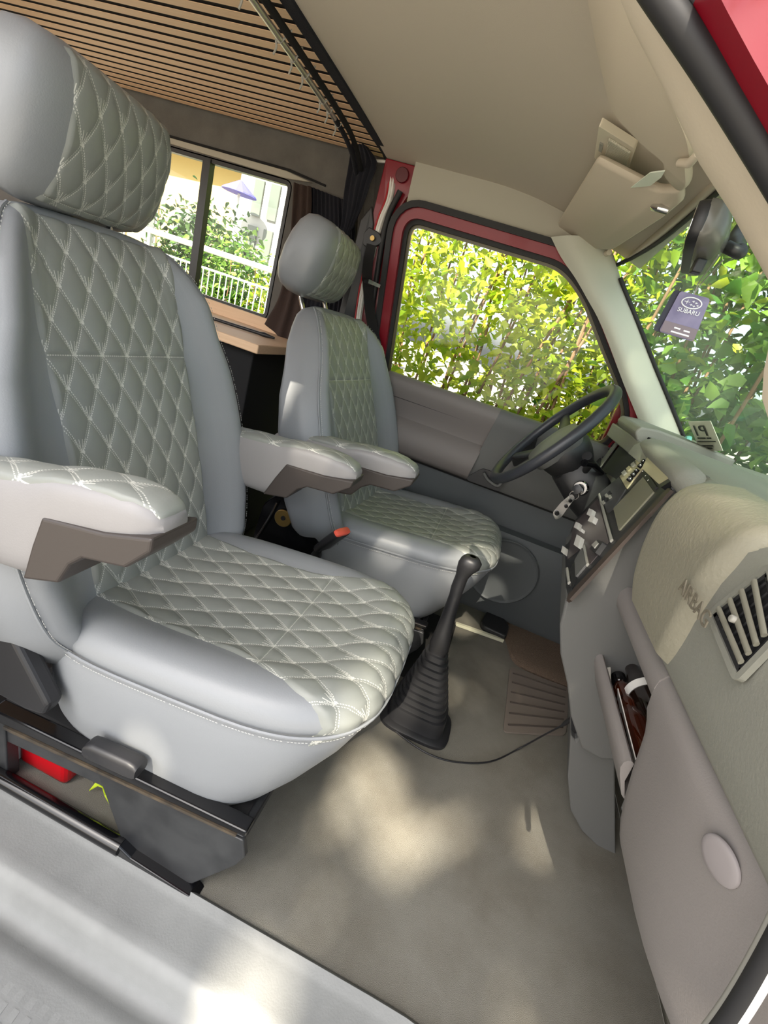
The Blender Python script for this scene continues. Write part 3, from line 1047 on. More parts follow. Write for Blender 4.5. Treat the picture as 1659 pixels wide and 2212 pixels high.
# lower door opening seal, bottom right
g = G(); g.tube(smooth_line([Y(.31, 1470, 2300), Y(.31, 1560, 2190), Y(.31, 1640, 2060), Y(.31, 1720, 1900)], 5), .006, 10); g2 = g
ls = thing('lower_door_seal', 'grey and black seals of the doorway at the bottom beside the dashboard', 'seal', (.36, .31, .4)); g.mk('grey_lip', m_grey, ls, smooth=True)
g = G(); g.tube(smooth_line([Y(.295, 1520, 2300), Y(.295, 1600, 2205), Y(.295, 1680, 2070), Y(.295, 1760, 1910)], 5), .004, 10); g.mk('pale_lip', m_white, ls, smooth=True)
g = G(); g.tube(smooth_line([Y(.30, 1500, 2300), Y(.30, 1580, 2200), Y(.30, 1662, 2065), Y(.30, 1745, 1905)], 5), .008, 10); g.mk('black_bulb', m_rubber, ls, smooth=True)
# driver's floor mat and pedal foot
mp = [Z(0, *p) for p in [(1052, 1318), (1080, 1296), (1228, 1262), (1232, 1300), (1262, 1400), (1262, 1500), (1180, 1468), (1105, 1436), (1092, 1380)]]
mp = round_poly(mp, .06, 6); cm = sum(mp, V((0, 0, 0))) / len(mp)
g = G(); g.loft([[cm + (p - cm) * k + V((0, 0, z)) for p in mp] for k, z in [(1, -.004), (1, .006), (.97, .014), (.85, .020), (.5, .022), (.1, .022)]])
mfm = NB('brown_pile'); n_ = mfm.noise(260, 3); mfm.lk(mfm.mix(n_.outputs[0], lin((66, 54, 44)), lin((118, 100, 84))), mfm.b.inputs['Base Color']); mfm.b.inputs['Roughness'].default_value = 1; mfm.bump(n_.outputs[0], .9, .004)
tag(g.mk('driver_floor_mat', mfm.m, smooth=True), 'brown shaggy mat in the driver footwell under the dashboard', 'floor mat')
g = G(); g.prism(round_poly([Z(.012, *p) for p in [(1036, 1352), (1050, 1325), (1078, 1334), (1096, 1360), (1090, 1384), (1042, 1362)]], .012), V((0, 0, .022)))
tag(g.mk('pedal_stop', m_blk, bevel=.006), 'black rubber block at the edge of the brown driver mat', 'rubber block')

# ------------------------------------------------------------------ dashboard
dash = thing('dashboard', 'grey green moulded dashboard with airbag cover, centre console and open shelf', 'dashboard', (.55, 1.05, .30))


def sweepy(g, prof, ys, cap=True):
    """closed (x, z) profile swept along y; prof may be a function of y"""
    g.loft([[V((p[0], y, p[1])) for p in (prof(y) if callable(prof) else prof)] for y in ys], cap); return g


# top pad: from windscreen to the brow, along the whole width
def sst(t):
    t = max(0, min(1, t)); return t * t * (3 - 2 * t)


def top_prof(y):
    b_ = .034 * sst((y - .78) / .11)
    return [(.98, .86), (.80, .888), (.55, .903), (.42, .908), (.355 + b_ * .5, .904), (.325 + b_, .893), (.307 + b_, .874), (.303 + b_, .850), (.36, .845), (.98, .80)]


g = G(); sweepy(g, top_prof, np.linspace(.30, 1.32, 20)); g.mk('top_pad', m_dash, dash, smooth=True)
# passenger front (upper half) with slight bow
up_prof = [(.345, .90), (.318, .888), (.302, .865), (.300, .82), (.306, .76), (.316, .71), (.324, .676), (.330, .667), (.345, .662), (.42, .70), (.42, .88)]
g = G(); sweepy(g, lambda y: [(x + (.034 * sst((y - .79) / .095) if x < .335 else 0), z) for x, z in up_prof], list(np.linspace(.30, .76, 8)) + list(np.linspace(.78, .885, 10))); g.mk('front_panel', m_dash, dash, smooth=True)
# airbag cover
rows = []
ap_ = [(.352, .9085), (.328, .900), (.308, .885), (.298, .862), (.294, .825), (.297, .785), (.303, .745), (.311, .708), (.320, .678)]
apl = smooth_line([V((a, 0, b_)) for a, b_ in ap_], 5)
for i, p in enumerate(apl):
    t = i / (len(apl) - 1)
    yl = .822 - .075 * (1 - t) ** 3 - .03 * t ** 6
    yr = .585 - .045 * (1 - t) ** 1.0 + .02 * t ** 4
    row = []
    for j in range(41):
        s = j / 40
        e = min(s, 1 - s) * 10; e = min(1, e) ; e = math.sin(e * PI / 2)
        row.append(V((p.x - .016 * e + .006, yr + (yl - yr) * s, p.z + .004 * e)))
    rows.append(row)
g = G(); g.slab(rows, (.02, 0, -.004)); g.mk('airbag_cover', m_air, dash, smooth=True)
ac = V((.2905, .655, .752))
text('airbag_lettering', 'AIRBAG', .027, mat('embossed_grey', (104, 98, 84), .6), dash, X(.2800, 1498, 1300), X(.2800, 1516, 1324) - X(.2800, 1480, 1272), V((-.12, 0, 1)), ext=.0008)

# side air vent
vent = G()
va, vb, vc, vd = X(.301, 1542, 1330), X(.301, 1672, 1228), X(.301, 1700, 1370), X(.301, 1602, 1470)
vo = round_poly([va, vb, vc, vd], .006)
g = G(); ring_between(g, offset_poly(vo, -.003), offset_poly(vo, .004), V((-.006, 0, 0))); vf = g.mk('air_vent', m_dash, dash)
g = G(); g.prism([p + V((.0, 0, 0)) for p in offset_poly(vo, -.004)], V((-.002, 0, 0))); g.mk('vent_backing', m_blk_matte, vf)
g = G(); ring_between(g, offset_poly(vo, -.008), offset_poly(vo, -.003), V((-.004, 0, 0))); g.mk('vent_bezel', m_blk, vf)
ins_ = offset_poly([va, vb, vc, vd], -.010)
for k in range(4):
    t = (k + .6) / 4.2
    p0 = ins_[0].lerp(ins_[1], t) + V((-.008, 0, 0)); p1 = ins_[3].lerp(ins_[2], t) + V((-.008, 0, 0))
    g = G(); g.tube([p0, p1], .0036, 8, flat=.6); g.mk('vent_slat', mat('vent_grey', (118, 116, 104), .5), vf, smooth=True)
for k in range(5):
    t = (k + .6) / 5.2
    p0 = ins_[0].lerp(ins_[3], t) + V((-.0035, 0, 0)); p1 = ins_[1].lerp(ins_[2], t) + V((-.0035, 0, 0))
    g = G(); g.tube([p0, p1], .0018, 6); g.mk('vent_fin', m_blk, vf, smooth=True)
g = G(); g.lathe(ins_[0].lerp(ins_[2], .47) + V((-.009, 0, 0)), (-1, 0, 0), [(.004, 0), (.004, .004), (.003, .005), (.001, .005)], 16); g.mk('vent_knob', m_grey, vf, smooth=True)

# roll above the shelf
roll = [(.348, .664), (.336, .660), (.330, .648), (.330, .634), (.336, .618), (.350, .608), (.40, .606), (.42, .66)]
g = G(); sweepy(g, roll, np.linspace(.6145, .905, 8)); g.mk('shelf_roll', m_dash_lo, dash, smooth=True)
# knee panel beside the shelf
kn = [(.352, .664), (.338, .658), (.331, .645), (.331, .628), (.337, .600), (.346, .560), (.357, .510), (.370, .460), (.384, .415), (.397, .385), (.412, .366), (.45, .350), (.60, .34), (.60, .66)]
g = G()


def knp(y):
    e = max(0, (y - .59) / .025)
    b_ = 1.3 * max(0, .50 - y) ** 2
    return [(x + b_ * (1 if x < .5 else 0) + .010 * e ** 2 * (1 if x < .45 and z < .60 else 0), z + (.0)) for x, z in kn]


sweepy(g, knp, list(np.linspace(.30, .57, 8)) + [.585, .60, .610, .615]); g.mk('knee_panel', m_dash_lo, dash, smooth=True)
g = G(); g.disc(X(.346, 1558, 1858), (-1, -.42, -.26), .0215, .0035, 36, dome=.002); g.mk('round_cap', mat('cap_plastic', (132, 126, 126), .6), dash, smooth=True)
# shelf tray
lip = [(.352, .500), (.355, .506), (.360, .508), (.365, .505), (.368, .47), (.38, .445), (.60, .43), (.60, .415), (.40, .425), (.375, .445), (.357, .478), (.352, .49)]
g = G(); sweepy(g, lip, np.linspace(.613, .90, 8)); g.mk('shelf_lip', m_dash_lo, dash, smooth=True)
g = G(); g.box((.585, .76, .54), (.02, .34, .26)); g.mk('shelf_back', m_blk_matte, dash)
g = G(); g.prism([V((.345, .600, .62)), V((.60, .600, .62)), V((.60, .600, .43)), V((.38, .600, .43))], V((0, .004, 0))); g.mk('shelf_end', m_dash_dk, dash)
# under-dash filler
g = G(); sweepy(g, [(.42, .44), (.60, .44), (.75, .30), (.75, .0), (.70, .0), (.62, .20), (.50, .36)], [.30, 1.78]); g.mk('bulkhead', m_carpet, dash)

# ---- centre console
FA, FB, FC = V((.251, .9, .587)), V((.287, 1.28, .577)), V((.321, .9, .866))
FN = (FB - FA).cross(FC - FA).normalized()
if FN.x > 0: FN = -FN
def FP(px, py, off=0.0): return onpl(FA + FN * off, FN, px, py)


cons = G()
side = [(.251, .587), (.321, .866), (.334, .893), (.42, .905), (.60, .85), (.60, .35), (.47, .27), (.425, .275), (.372, .34), (.333, .41), (.292, .47), (.264, .53)]
cons.loft([[V((x + .095 * (y - .9), y, z)) for x, z in side] for y in (.885, 1.0, 1.15, 1.295)])
cs = cons.mk('centre_console', m_dash_dk, dash, bevel=.006)


def fpanel(name, pts, h, material, r=.002, parent=cs, base=0.0, bevel=0):
    g = G(); q = [FP(*p) + FN * base for p in pts]
    g.prism(round_poly(q, r, 4) if r else q, FN * h)
    return g.mk(name, material, parent, bevel=bevel)


fpanel('console_fascia', [(1232, 1296), (1452, 1058), (1396, 986), (1342, 1028), (1296, 1066), (1243, 1126), (1222, 1180), (1224, 1270)], .002, m_blk, .004)
fpanel('fascia_edge', [(1229, 1302), (1236, 1299), (1456, 1062), (1449, 1058), (1232, 1289)], .006, mat('fascia_edge', (58, 48, 42), .5), 0)
m_beige = mat('aged_beige_plastic', (172, 164, 132), .45)
m_scr = mat('grey_screen', (128, 126, 106), .25)
fpanel('flap', [(1396, 1018), (1434, 1053), (1456, 1040), (1409, 992)], .012, m_beige, .003, bevel=.002)
fpanel('flap_end', [(1434, 1053), (1438, 1060), (1459, 1047), (1456, 1040)], .010, m_blk, .001)
fpanel('display', [(1329, 1101), (1393, 1033), (1417, 1065), (1341, 1149)], .005, m_scr, .003)
rad = fpanel('radio', [(1297, 1068), (1340, 1033), (1356, 1058), (1329, 1100), (1316, 1110)], .005, mat('radio_face', (70, 70, 70), .3), .002)
fpanel('radio_bezel', [(1342, 1031), (1395, 986), (1405, 996), (1357, 1058)], .005, m_beige, .002)
fpanel('button_strip', [(1393, 1022), (1419, 1060), (1424, 1055), (1399, 1018)], .006, m_blk, 0)
for k, (x, y) in enumerate([(1352, 1024), (1362, 1015), (1372, 1006), (1382, 998), (1391, 991)]):
    fpanel('preset_button', [(x - 4, y + 1), (x + 3, y - 5), (x + 7, y + 1), (x, y + 7)], .0085, [m_grey, m_beige, m_grey, m_beige, m_grey][k], .0008)
for x, y, r in [(1368, 1040, .0065), (1376, 1030, .006), (1383, 1022, .0045), (1391, 1011, .006), (1398, 1002, .005)]:
    g = G(); g.lathe(FP(x, y) + FN * .004, FN, [(r, 0), (r, .008), (r * .85, .010), (r * .3, .010)], 16); g.mk('radio_knob', m_blk_gl, cs, smooth=True)
for x, y in [(1368, 1040), (1383, 1022), (1400, 1026), (1407, 1036), (1413, 1046)]:
    g = G(); g.disc(FP(x, y) + FN * .0135, FN, .0016, .0006, 10); g.mk('button_mark', m_white, cs)
for k in range(6):
    x = 1304 + (k % 3) * 7; y = 1079 + (k // 3) * 9 - (k % 3) * 6
    fpanel('radio_button', [(x, y), (x + 5, y - 4), (x + 8, y + 1), (x + 3, y + 5)], .0075, m_grey if k % 2 else m_blk, .0006, rad)
for a_, b__ in [((1297, 1070), (1325, 1171)), ((1265, 1182), (1273, 1223)), ((1228, 1231), (1233, 1262))]:
    g = G(); g.tube([FP(*a_) + FN * .004, FP(*b__) + FN * .004], .0042, 8, flat=.7); g.mk('divider_bar', m_grey, cs, smooth=True)
fpanel('heater_panel', [(1240, 1135), (1293, 1078), (1318, 1172), (1276, 1222), (1262, 1182), (1228, 1210)], .003, mat('heater_face', (74, 66, 66), .35), .003)
for x, y, a_, b__ in [(1283, 1113, 7, 9), (1287, 1128, 8, 8), (1254, 1141, 6, 8), (1263, 1151, 4, 4), (1257, 1176, 8, 15), (1225, 1194, 4, 9)]:
    q = [(x - a_, y + b__ * .5), (x - a_ * .2, y - b__), (x + a_, y - b__ * .6), (x + a_ * .3, y + b__)]
    fpanel('slider_knob', q, .013, m_white, .0025, bevel=.001)
kn_ = fpanel('rocker_switch', [(1283, 1193), (1302, 1173), (1314, 1178), (1296, 1203)], .012, m_blk, .003)
fpanel('rocker_cap', [(1290, 1186), (1300, 1176), (1305, 1182), (1296, 1193)], .014, m_grey, .001, kn_)
fpanel('ashtray_lid', [(1246, 1212), (1262, 1186), (1272, 1222), (1248, 1250)], .006, m_dash_dk, .003)
fpanel('lower_pocket', [(1236, 1226), (1246, 1214), (1249, 1252), (1238, 1275)], .004, m_blk_matte, .001)
# hood front edge over the console
g = G(); g.loft([[V((x + .095 * (y - .9) + .5 * max(0, .88 - y), y, z - .28 * max(0, .88 - y))) for x, z in [(.318, .862), (.310, .872), (.309, .886), (.318, .898), (.34, .905), (.36, .87)]] for y in (.81, .83, .85, .87, .885, 1.0, 1.2, 1.305)])
g.mk('console_hood', m_dash, dash, smooth=True)
# cubby, switch row, instrument binnacle
fpanel('cubby_shade_slab', [(1335, 1037), (1300, 1017), (1357, 938), (1396, 960), (1394, 984)], .0015, mat('cubby_shade', (18, 18, 26), .8), .001)  # flat dark slab painted as the shade inside the cubby
sw = fpanel('switch_strip', [(1296, 1013), (1353, 936), (1343, 930), (1279, 1000)], .004, m_dash, .001)
for k in range(6):
    t = (k + .4) / 6
    x = 1288 + t * 58; y = 1003 - t * 72
    fpanel('switch', [(x - 4, y + 1), (x + 2, y - 7), (x + 8, y - 3), (x + 2, y + 5)], .008, m_blk, .0006, sw)
fpanel('indicator_switch', [(1281, 1008), (1292, 984), (1303, 987), (1299, 1008)], .012, m_blk, .001, sw)
bn = [Y(1.42, 1344, 927), Y(1.42, 1362, 935), Y(1.42, 1362, 960)]
g = G(); g.loft([[V((x + .06 * (y - 1.4), y, z)) for x, z in [(.345, .900), (.352, .918), (.40, .925), (.60, .915), (.60, .86), (.36, .88)]] for y in (1.385, 1.5, 1.64, 1.755)])
g.mk('binnacle_hood', m_dash, dash, bevel=.006)
g = G(); g.loft([[V((x + .06 * (y - 1.4), y, z)) for x, z in [(.43, .87), (.60, .87), (.60, .5), (.44, .5), (.40, .60), (.39, .70)]] for y in (1.44, 1.6, 1.76)])
g.mk('instrument_panel', m_pillar, dash, bevel=.006)
g = G(); g.loft([[V((x, y, z)) for x, z in [(.36, .885), (.98, .885), (.98, .80), (.36, .84)]] for y in (1.30, 1.5, 1.77)]); g.mk('top_pad', m_dash, dash, bevel=.004)
g = G(); g.prism([V((.36, 1.30, .60)), V((.36, 1.44, .60)), V((.38, 1.44, .9)), V((.38, 1.30, .9))], V((.02, 0, 0))); g.mk('cubby_back', m_blk_matte, dash)
# floor bin under the console
bb = [Y(.93, *p) for p in [(1244, 1420), (1302, 1424), (1328, 1600), (1330, 1852), (1300, 1838), (1256, 1795), (1232, 1750), (1226, 1680), (1232, 1588), (1244, 1600), (1288, 1540), (1284, 1518)]]
g = G(); g.prism(bb, V((.02, .26, .01))); g.mk('floor_bin', m_dash_dk, dash, bevel=.004)
g = G(); g.prism([Y(.95, *p) for p in [(1233, 1420), (1250, 1410), (1295, 1520), (1292, 1550), (1244, 1604), (1234, 1590)]], V((.03, .22, .0))); g.mk('bin_shade_block', m_blk_matte, dash)  # solid black block stands in for the dark inside of the bin

# ------------------------------------------------------------------ things on the shelf
m_amber = mat('amber_glass', (58, 18, 4), .06, coat=1.); m_amber2 = mat('dark_amber', (20, 8, 4), .06, coat=1.)
def bottle(name, label, p0, p1, prof, m1, capcol, lab=None, R=.03):
    d = (p1 - p0); L = d.length
    t = thing(name, label, 'bottle', (p0.x, p0.y, p0.z), 'bottles on the dashboard shelf')
    g = G(); g.lathe(p0, d, [(r * R, z * L) for z, r in prof], 32); g.mk('body', m1, t, smooth=True)
    g = G(); g.lathe(p0, d, [(.008, -.016), (.0135, -.014), (.0135, .006), (.010, .010)], 20); g.mk('bottle_cap', capcol, t, smooth=True)
    if lab:
        g = G(); g.lathe(p0, d, [(R * .985, L * lab[0]), (R * 1.03, L * lab[0]), (R * 1.03, L * lab[1]), (R * .985, L * lab[1])], 32); g.mk('paper_label', m_white, t, smooth=True)
prof1 = [(0, .3), (.02, .34), (.12, .36), (.2, .42), (.28, .7), (.36, .92), (.42, 1), (.9, 1), (.97, .9), (1, .3)]
prof2 = [(0, .34), (.05, .42), (.09, .62), (.14, .70), (.19, .62), (.23, .55), (.28, .74), (.33, .82), (.38, .74), (.42, .70), (.47, .92), (.54, 1), (.9, 1), (.97, .92), (1, .4)]
bottle('brown_bottle', 'dark bottle with a white label lying deeper in the dashboard shelf', V((.415, .925, .505)), V((.47, .66, .485)), prof1, m_amber2, m_blk_gl, (.36, .42), .036)
bottle('amber_bottle', 'ringed amber glass bottle lying just behind the shelf lip', V((.404, .862, .480)), V((.418, .652, .470)), prof2, m_amber, m_blk_gl, None, .026)
g = G(); g.slab([[X(.380, 1297, 1402), X(.385, 1312, 1398)], [X(.380, 1306, 1425), X(.385, 1318, 1440)], [X(.379, 1316, 1470), X(.380, 1320, 1510)]], (.001, 0, 0))
tag(g.mk('crumpled_receipt', m_white, solid=0), 'crumpled white receipt poking up behind the far end of the shelf lip', 'paper')
g = G(); g.slab([[V((.378, .80, .50)), V((.390, .80, .475))], [V((.377, .70, .497)), V((.392, .70, .47))], [V((.377, .612, .494)), V((.394, .612, .468))]], (.0015, 0, .001))
tag(g.mk('folded_leaflet', m_white), 'folded white leaflet tucked between the shelf lip and the amber bottle', 'paper')

# ------------------------------------------------------------------ steering wheel
wc = V((.155, 1.44, .815)); wu = V((.53, 0, .848)).normalized(); wn = V((-.848, .0, .53)); wn = (wn + V((0, -.03, 0))).normalized(); wu = (wu - wn * wu.dot(wn)).normalized(); wv = wn.cross(wu)
sw_ = thing('steering_wheel', 'black four-spoke steering wheel tilted flat above the driver seat', 'steering wheel', wc[:])
g = G(); g.tube([wc + (wu * math.cos(a) + wv * math.sin(a)) * .198 for a in [2 * PI * k / 64 for k in range(64)]], .0155, 16, closed=True, up=wn); g.mk('rim', mat('rim_vinyl', (48, 50, 56), .38, grain=400, gs=.2), sw_, smooth=True)
g = G()
S_ = []
for zz, hw, hh in [(-.030, .072, .075), (-.004, .082, .085), (.012, .078, .080), (.020, .055, .055), (.023, .02, .02)]:
    S_.append([wc + wn * (zz - .028) + wv * sx * hw + wu * (cy * hh - .01) for cy, sx in [sme(2 * PI * k / 40, 3) for k in range(40)]])
g.loft(S_); g.mk('hub', mat('hub_vinyl', (96, 96, 94), .45, grain=400, gs=.2), sw_, smooth=True)
for sx, ux in ((1, .35), (-1, .35), (.75, -.8), (-.75, -.8)):
    d = (wv * sx + wu * ux).normalized()
    g = G(); g.tube([wc - wn * .030 + d * .04, wc - wn * .022 + d * .12, wc - wn * .004 + d * .194], [.030, .022, .014], 12, flat=.35, up=wn.cross(d)); g.mk('spoke', m_blk, sw_, smooth=True)
g = G(); g.lathe(wc - wn * .035, -wn, [(.03, 0), (.072, .004), (.078, .03), (.070, .06), (.055, .09), (.05, .10)], 28)
g.mk('boss', m_blk, sw_, smooth=True)
col = thing('steering_column', 'black steering column shroud with stalks below the wheel', 'steering column', (.28, 1.44, .66))
cax = -wn
g = G(); g.loft([[wc + cax * z + wv * sx * hw + wu * (cy * hh + o_) for cy, sx in [sme(2 * PI * k / 32, 3) for k in range(32)]] for z, hw, hh, o_ in [(.095, .05, .05, -.005), (.105, .062, .062, -.008), (.20, .066, .068, -.015), (.30, .06, .06, -.02)]])
g.mk('shroud', m_blk, col, smooth=True)
def sp2(px, py, y): return Y(y, px, py)
g = G(); g.tube([sp2(1262, 1020, 1.40), sp2(1276, 1000, 1.33), sp2(1268, 985, 1.30)], [.009, .011, .013], 12); g.mk('wiper_stalk', m_blk, col, smooth=True)
g = G(); g.tube([sp2(1300, 1022, 1.40), sp2(1282, 1005, 1.33), sp2(1262, 1000, 1.29)], [.007, .008, .010], 12); g.mk('light_stalk', m_blk_gl, col, smooth=True)
g = G(); g.lathe(sp2(1256, 1055, 1.345), V((-.5, -1, .1)), [(.021, 0), (.021, .010), (.018, .014), (.012, .014), (.010, .008), (.002, .008)], 24); g.mk('ignition_lock', m_chrome, col, smooth=True)
g = G(); g.lathe(sp2(1249, 1058, 1.335), V((-.5, -1, .1)), [(.013, 0), (.015, .006), (.013, .018), (.003, .02)], 16); g.mk('key_head', m_blk, col, smooth=True)
# bottle opener and keys hanging from the ignition
ok = thing('keyring_opener', 'steel bottle opener hanging on keys from the ignition lock', 'keyring', sp2(1225, 1090, 1.32)[:])
y_ = 1.32
q = round_poly([sp2(1193, 1108, y_), sp2(1212, 1085, y_), sp2(1235, 1066, y_), sp2(1243, 1076, y_), (sp2(1228, 1095, y_)), sp2(1212, 1118, y_), sp2(1200, 1124, y_)], .008)
g = G(); g.prism(q, V((.001, .003, 0))); g.mk('opener_blade', m_chrome, ok)
g = G(); g.lathe(sp2(1203, 1109, y_ - .003), V((0, -1, 0)), [(.0065, 0), (.0065, .001), (.0045, .001)], 20); g.mk('opener_hole', m_blk_gl, ok)
for k, (x, y) in enumerate([(1223, 1094), (1232, 1082)]):
    g = G(); g.lathe(sp2(x, y, y_ - .003), V((0, -1, 0)), [(.005, 0), (.005, .001), (.003, .001)], 20); g.mk('opener_slot', m_blk_gl, ok)
g = G(); g.tube([sp2(1240, 1070, y_) + V((math.cos(a) * .012, 0, math.sin(a) * .012)) for a in [2 * PI * k / 20 for k in range(20)]], .0012, 6, closed=True); g.mk('split_ring', m_chrome, ok, smooth=True)

# ------------------------------------------------------------------ gear lever
gl = thing('gear_lever', 'tall black gear lever with ribbed rubber boot rising from the floor', 'gear lever', (.09, 1.05, 0))
B0 = [V((-.004, .980, .0)), V((.182, .978, .0)), V((.190, 1.118, .0)), (V((.010, 1.118, .0)))]
def gring(c, hx, hy, n=40, e=4.0):
    return [V((c[0] + cx * hx, c[1] + sy * hy, c[2])) for cx, sy in [sme(2 * PI * k / n, e) for k in range(n)]]
g = G(); g.loft([gring((.092, 1.050, .001), .100, .076), gring((.092, 1.050, .010), .100, .076), gring((.092, 1.050, .014), .094, .070), gring((.092, 1.050, .016), .080, .058)]); g.mk('boot_flange', m_blk, gl, smooth=True)
g = G(); rg = []; nst = 9
def axis(z): t = z / .42; return V((.092 - .034 * t + .0 * t, 1.050 + .010 * t, z))
rg.append(gring(axis(.014), .082, .060)); rg.append(gring(axis(.045), .080, .058))
for k in range(nst + 1):
    t = k / nst; z = .050 + .175 * t
    hx = .080 - .048 * t; hy = .058 - .030 * t
    e_ = 4 - 1.2 * t
    rg += [gring(axis(z), hx, hy, e=e_), gring(axis(z + .009), hx - .001, hy - .001, e=e_), gring(axis(z + .011), hx - .008, hy - .007, e=e_), gring(axis(z + .017), hx - .009, hy - .008, e=e_)]
rg += [gring(axis(.255), .027, .025, e=2.2), gring(axis(.30), .022, .021, e=2), gring(axis(.36), .0175, .0175, e=2), gring(axis(.415), .015, .015, e=2)]
g.loft(rg); g.mk('rubber_boot', m_blk, gl, smooth=True)
g = G(); kx = axis(.41)
g.loft([gring(kx + V((-.0, 0, 0)), .0155, .0155, e=2), gring(kx + V((-.002, 0, .022)), .0165, .0165, e=2), gring(kx + V((-.003, 0, .055)), .016, .016, e=2), gring(kx + V((-.002, -.002, .075)), .021, .019, e=2.2), gring(kx + V((.002, -.004, .092)), .027, .022, e=2.3), gring(kx + V((.004, -.004, .106)), .026, .022, e=2.3), gring(kx + V((.003, -.004, .116)), .018, .016, e=2.2), gring(kx + V((.003, -.004, .118)), .008, .007, e=2)])
gk = g.mk('gear_knob', m_blk, gl, smooth=True)
g = G(); g.disc(kx + V((.002, -.004, .1165)), (0, 0, 1), .011, .0015, 24); g.mk('knob_badge', m_alu, gk)

# USB cable
cab = thing('charging_cable', 'thin black charging cable looping over the carpet to the console bin', 'cable', (.22, 1.0, 0))
cp = [Z(.004, 835, 1562), Z(.004, 870, 1592), Z(.004, 925, 1628), Z(.004, 985, 1646), Z(.008, 1060, 1645), Z(.010, 1125, 1615), V((.40, 1.10, .03)), ]
e0 = Y(1.02, 1213, 1568); e1 = Y(1.0, 1243, 1545); e2 = Y(.98, 1287, 1518)
cp = cp[:6] + [Y(1.05, 1180, 1585), e0]
g = G(); g.tube(smooth_line(cp, 8), .0024, 8); g.mk('cord', m_blk, cab, smooth=True)
g = G(); g.tube([e0, e0.lerp(e1, .3), e1], [.003, .0055, .0055], 10); g.mk('plug_body', m_blk, cab, smooth=True)
g = G(); g.tube([e1, e1.lerp(e2, .15)], .0058, 10); g.mk('plug_ring', m_chrome, cab, smooth=True)
g = G(); g.tube([e1.lerp(e2, .15), e2], [.005, .004], 10); g.mk('plug_tip', m_blk, cab, smooth=True)

# ------------------------------------------------------------------ buckles and bare seat hinge between the seats
def buckle(name, label, base, tip, w=.026):
    t = thing(name, label, 'seat belt buckle', base[:], 'seat belt buckles between the seats')
    d = (tip - base).normalized(); s = d.cross(V((0, 0, 1))).normalized(); n_ = s.cross(d)
    L = (tip - base).length
    g = G(); g.loft([[base + d * z + s * cx * w * k + n_ * sy * .012 * k for cx, sy in [sme(2 * PI * a / 28, 4) for a in range(28)]] for z, k in [(0, .7), (.01, .9), (L * .6, 1), (L, 1)]]); g.mk('buckle_body', m_blk, t, smooth=True)
    g = G(); g.loft([[tip + d * z + s * cx * w * k + n_ * sy * .0115 * k for cx, sy in [sme(2 * PI * a / 28, 4) for a in range(28)]] for z, k in [(0, .93), (.006, .9), (.008, .75)]]); g.mk('release_button', m_orange, t, smooth=True)
    g = G(); g.tube([base, base - d * .10 - V((0, 0, .06))], .010, 8, flat=.3); g.mk('buckle_stalk', m_blk, t, smooth=True)
buckle('seat_belt_buckle', 'driver seat belt buckle with red release button, beside the driver cushion', Y(1.10, 690, 1185), Y(1.08, 738, 1150), .030)
buckle('seat_belt_buckle', 'passenger seat belt buckle, its red button just showing behind the near seat', Y(1.02, 575, 1235), Y(1.015, 548, 1178), .026)
hin = thing('recliner_hinge', 'bare black recliner hinge with a brass disc on the driver seat side', 'seat hinge', Y(1.15, 620, 1150)[:])
yy = 1.155
g = G(); g.prism(round_poly([Y(yy, *p) for p in [(570, 1085), (610, 1060), (660, 1075), (672, 1130), (690, 1190), (690, 1215), (560, 1215), (545, 1160)]], .02), V((0, .02, 0))); g.mk('hinge_plate', m_blk_gl, hin, bevel=.004)
g = G(); g.disc(Y(yy - .004, 612, 1119), (0, -1, 0), .0265, .006, 32); g.mk('brass_disc', m_brass, hin)
g = G(); g.disc(Y(yy - .011, 612, 1119), (0, -1, 0), .007, .004, 16); g.mk('hinge_bolt', m_blk, hin)
g = G(); g.tube([Y(yy - .01, 598, 1085), Y(yy - .012, 580, 1120), Y(yy - .012, 555, 1160), Y(yy - .01, 540, 1175)], .003, 8); g.mk('release_rod', m_chrome, hin, smooth=True)

# ------------------------------------------------------------------ visors, lamp, mirror
def pad(name, material, parent, pts, nrm_, th=.016, r=.03):
    q = round_poly([V(p) for p in pts], r, 8); c = sum(q, V((0, 0, 0))) / len(q); n_ = V(nrm_).normalized()
    rings = []
    for k, off in [(.955, -.5), (.985, -.32), (1, 0), (.985, .32), (.955, .5), (.80, .56)]:
        rings.append([c + (p - c) * k + n_ * th * off for p in q])
    g = G(); g.loft(rings); return g.mk(name, material, parent, smooth=True)


vz = V((-.10, 0, -1)).normalized()
dv = thing('driver_sun_visor', 'beige sun visor folded up in front of the driver seat', 'sun visor', (.08, 1.45, 1.33), 'sun visors')
vp0 = V((0.0, 1.4, 1.375)); vnn = V((.28, 0, 1)).normalized()
def VP(px, py, o=0): return onpl(vp0 - vnn * o, vnn, px, py)
pad('visor_pad', m_visor, dv, [VP(1207, 478), VP(1293, 337), VP(1360, 372), VP(1425, 405), VP(1478, 402), VP(1478, 430), VP(1440, 462), VP(1325, 536), VP(1280, 532), VP(1216, 518)], vnn, .018, [.03, .012, .05, .02, .01, .01, .03, .03, .03, .07])
g = G(); g.tube([VP(1443, 455, .012), VP(1425, 450, .016), VP(1412, 447, .012)], .007, 10); g.mk('visor_clip', m_chrome, dv, smooth=True)
g = G(); g.tube([VP(1285, 540, .0), VP(1300, 552, .0), VP(1316, 545, .0)], [.008, .010, .008], 12); g.mk('visor_pivot', m_visor, dv, smooth=True)
pv = thing('passenger_sun_visor', 'long beige sun visor nearest the camera, folded against the headliner', 'sun visor', (.04, .8, 1.33), 'sun visors')
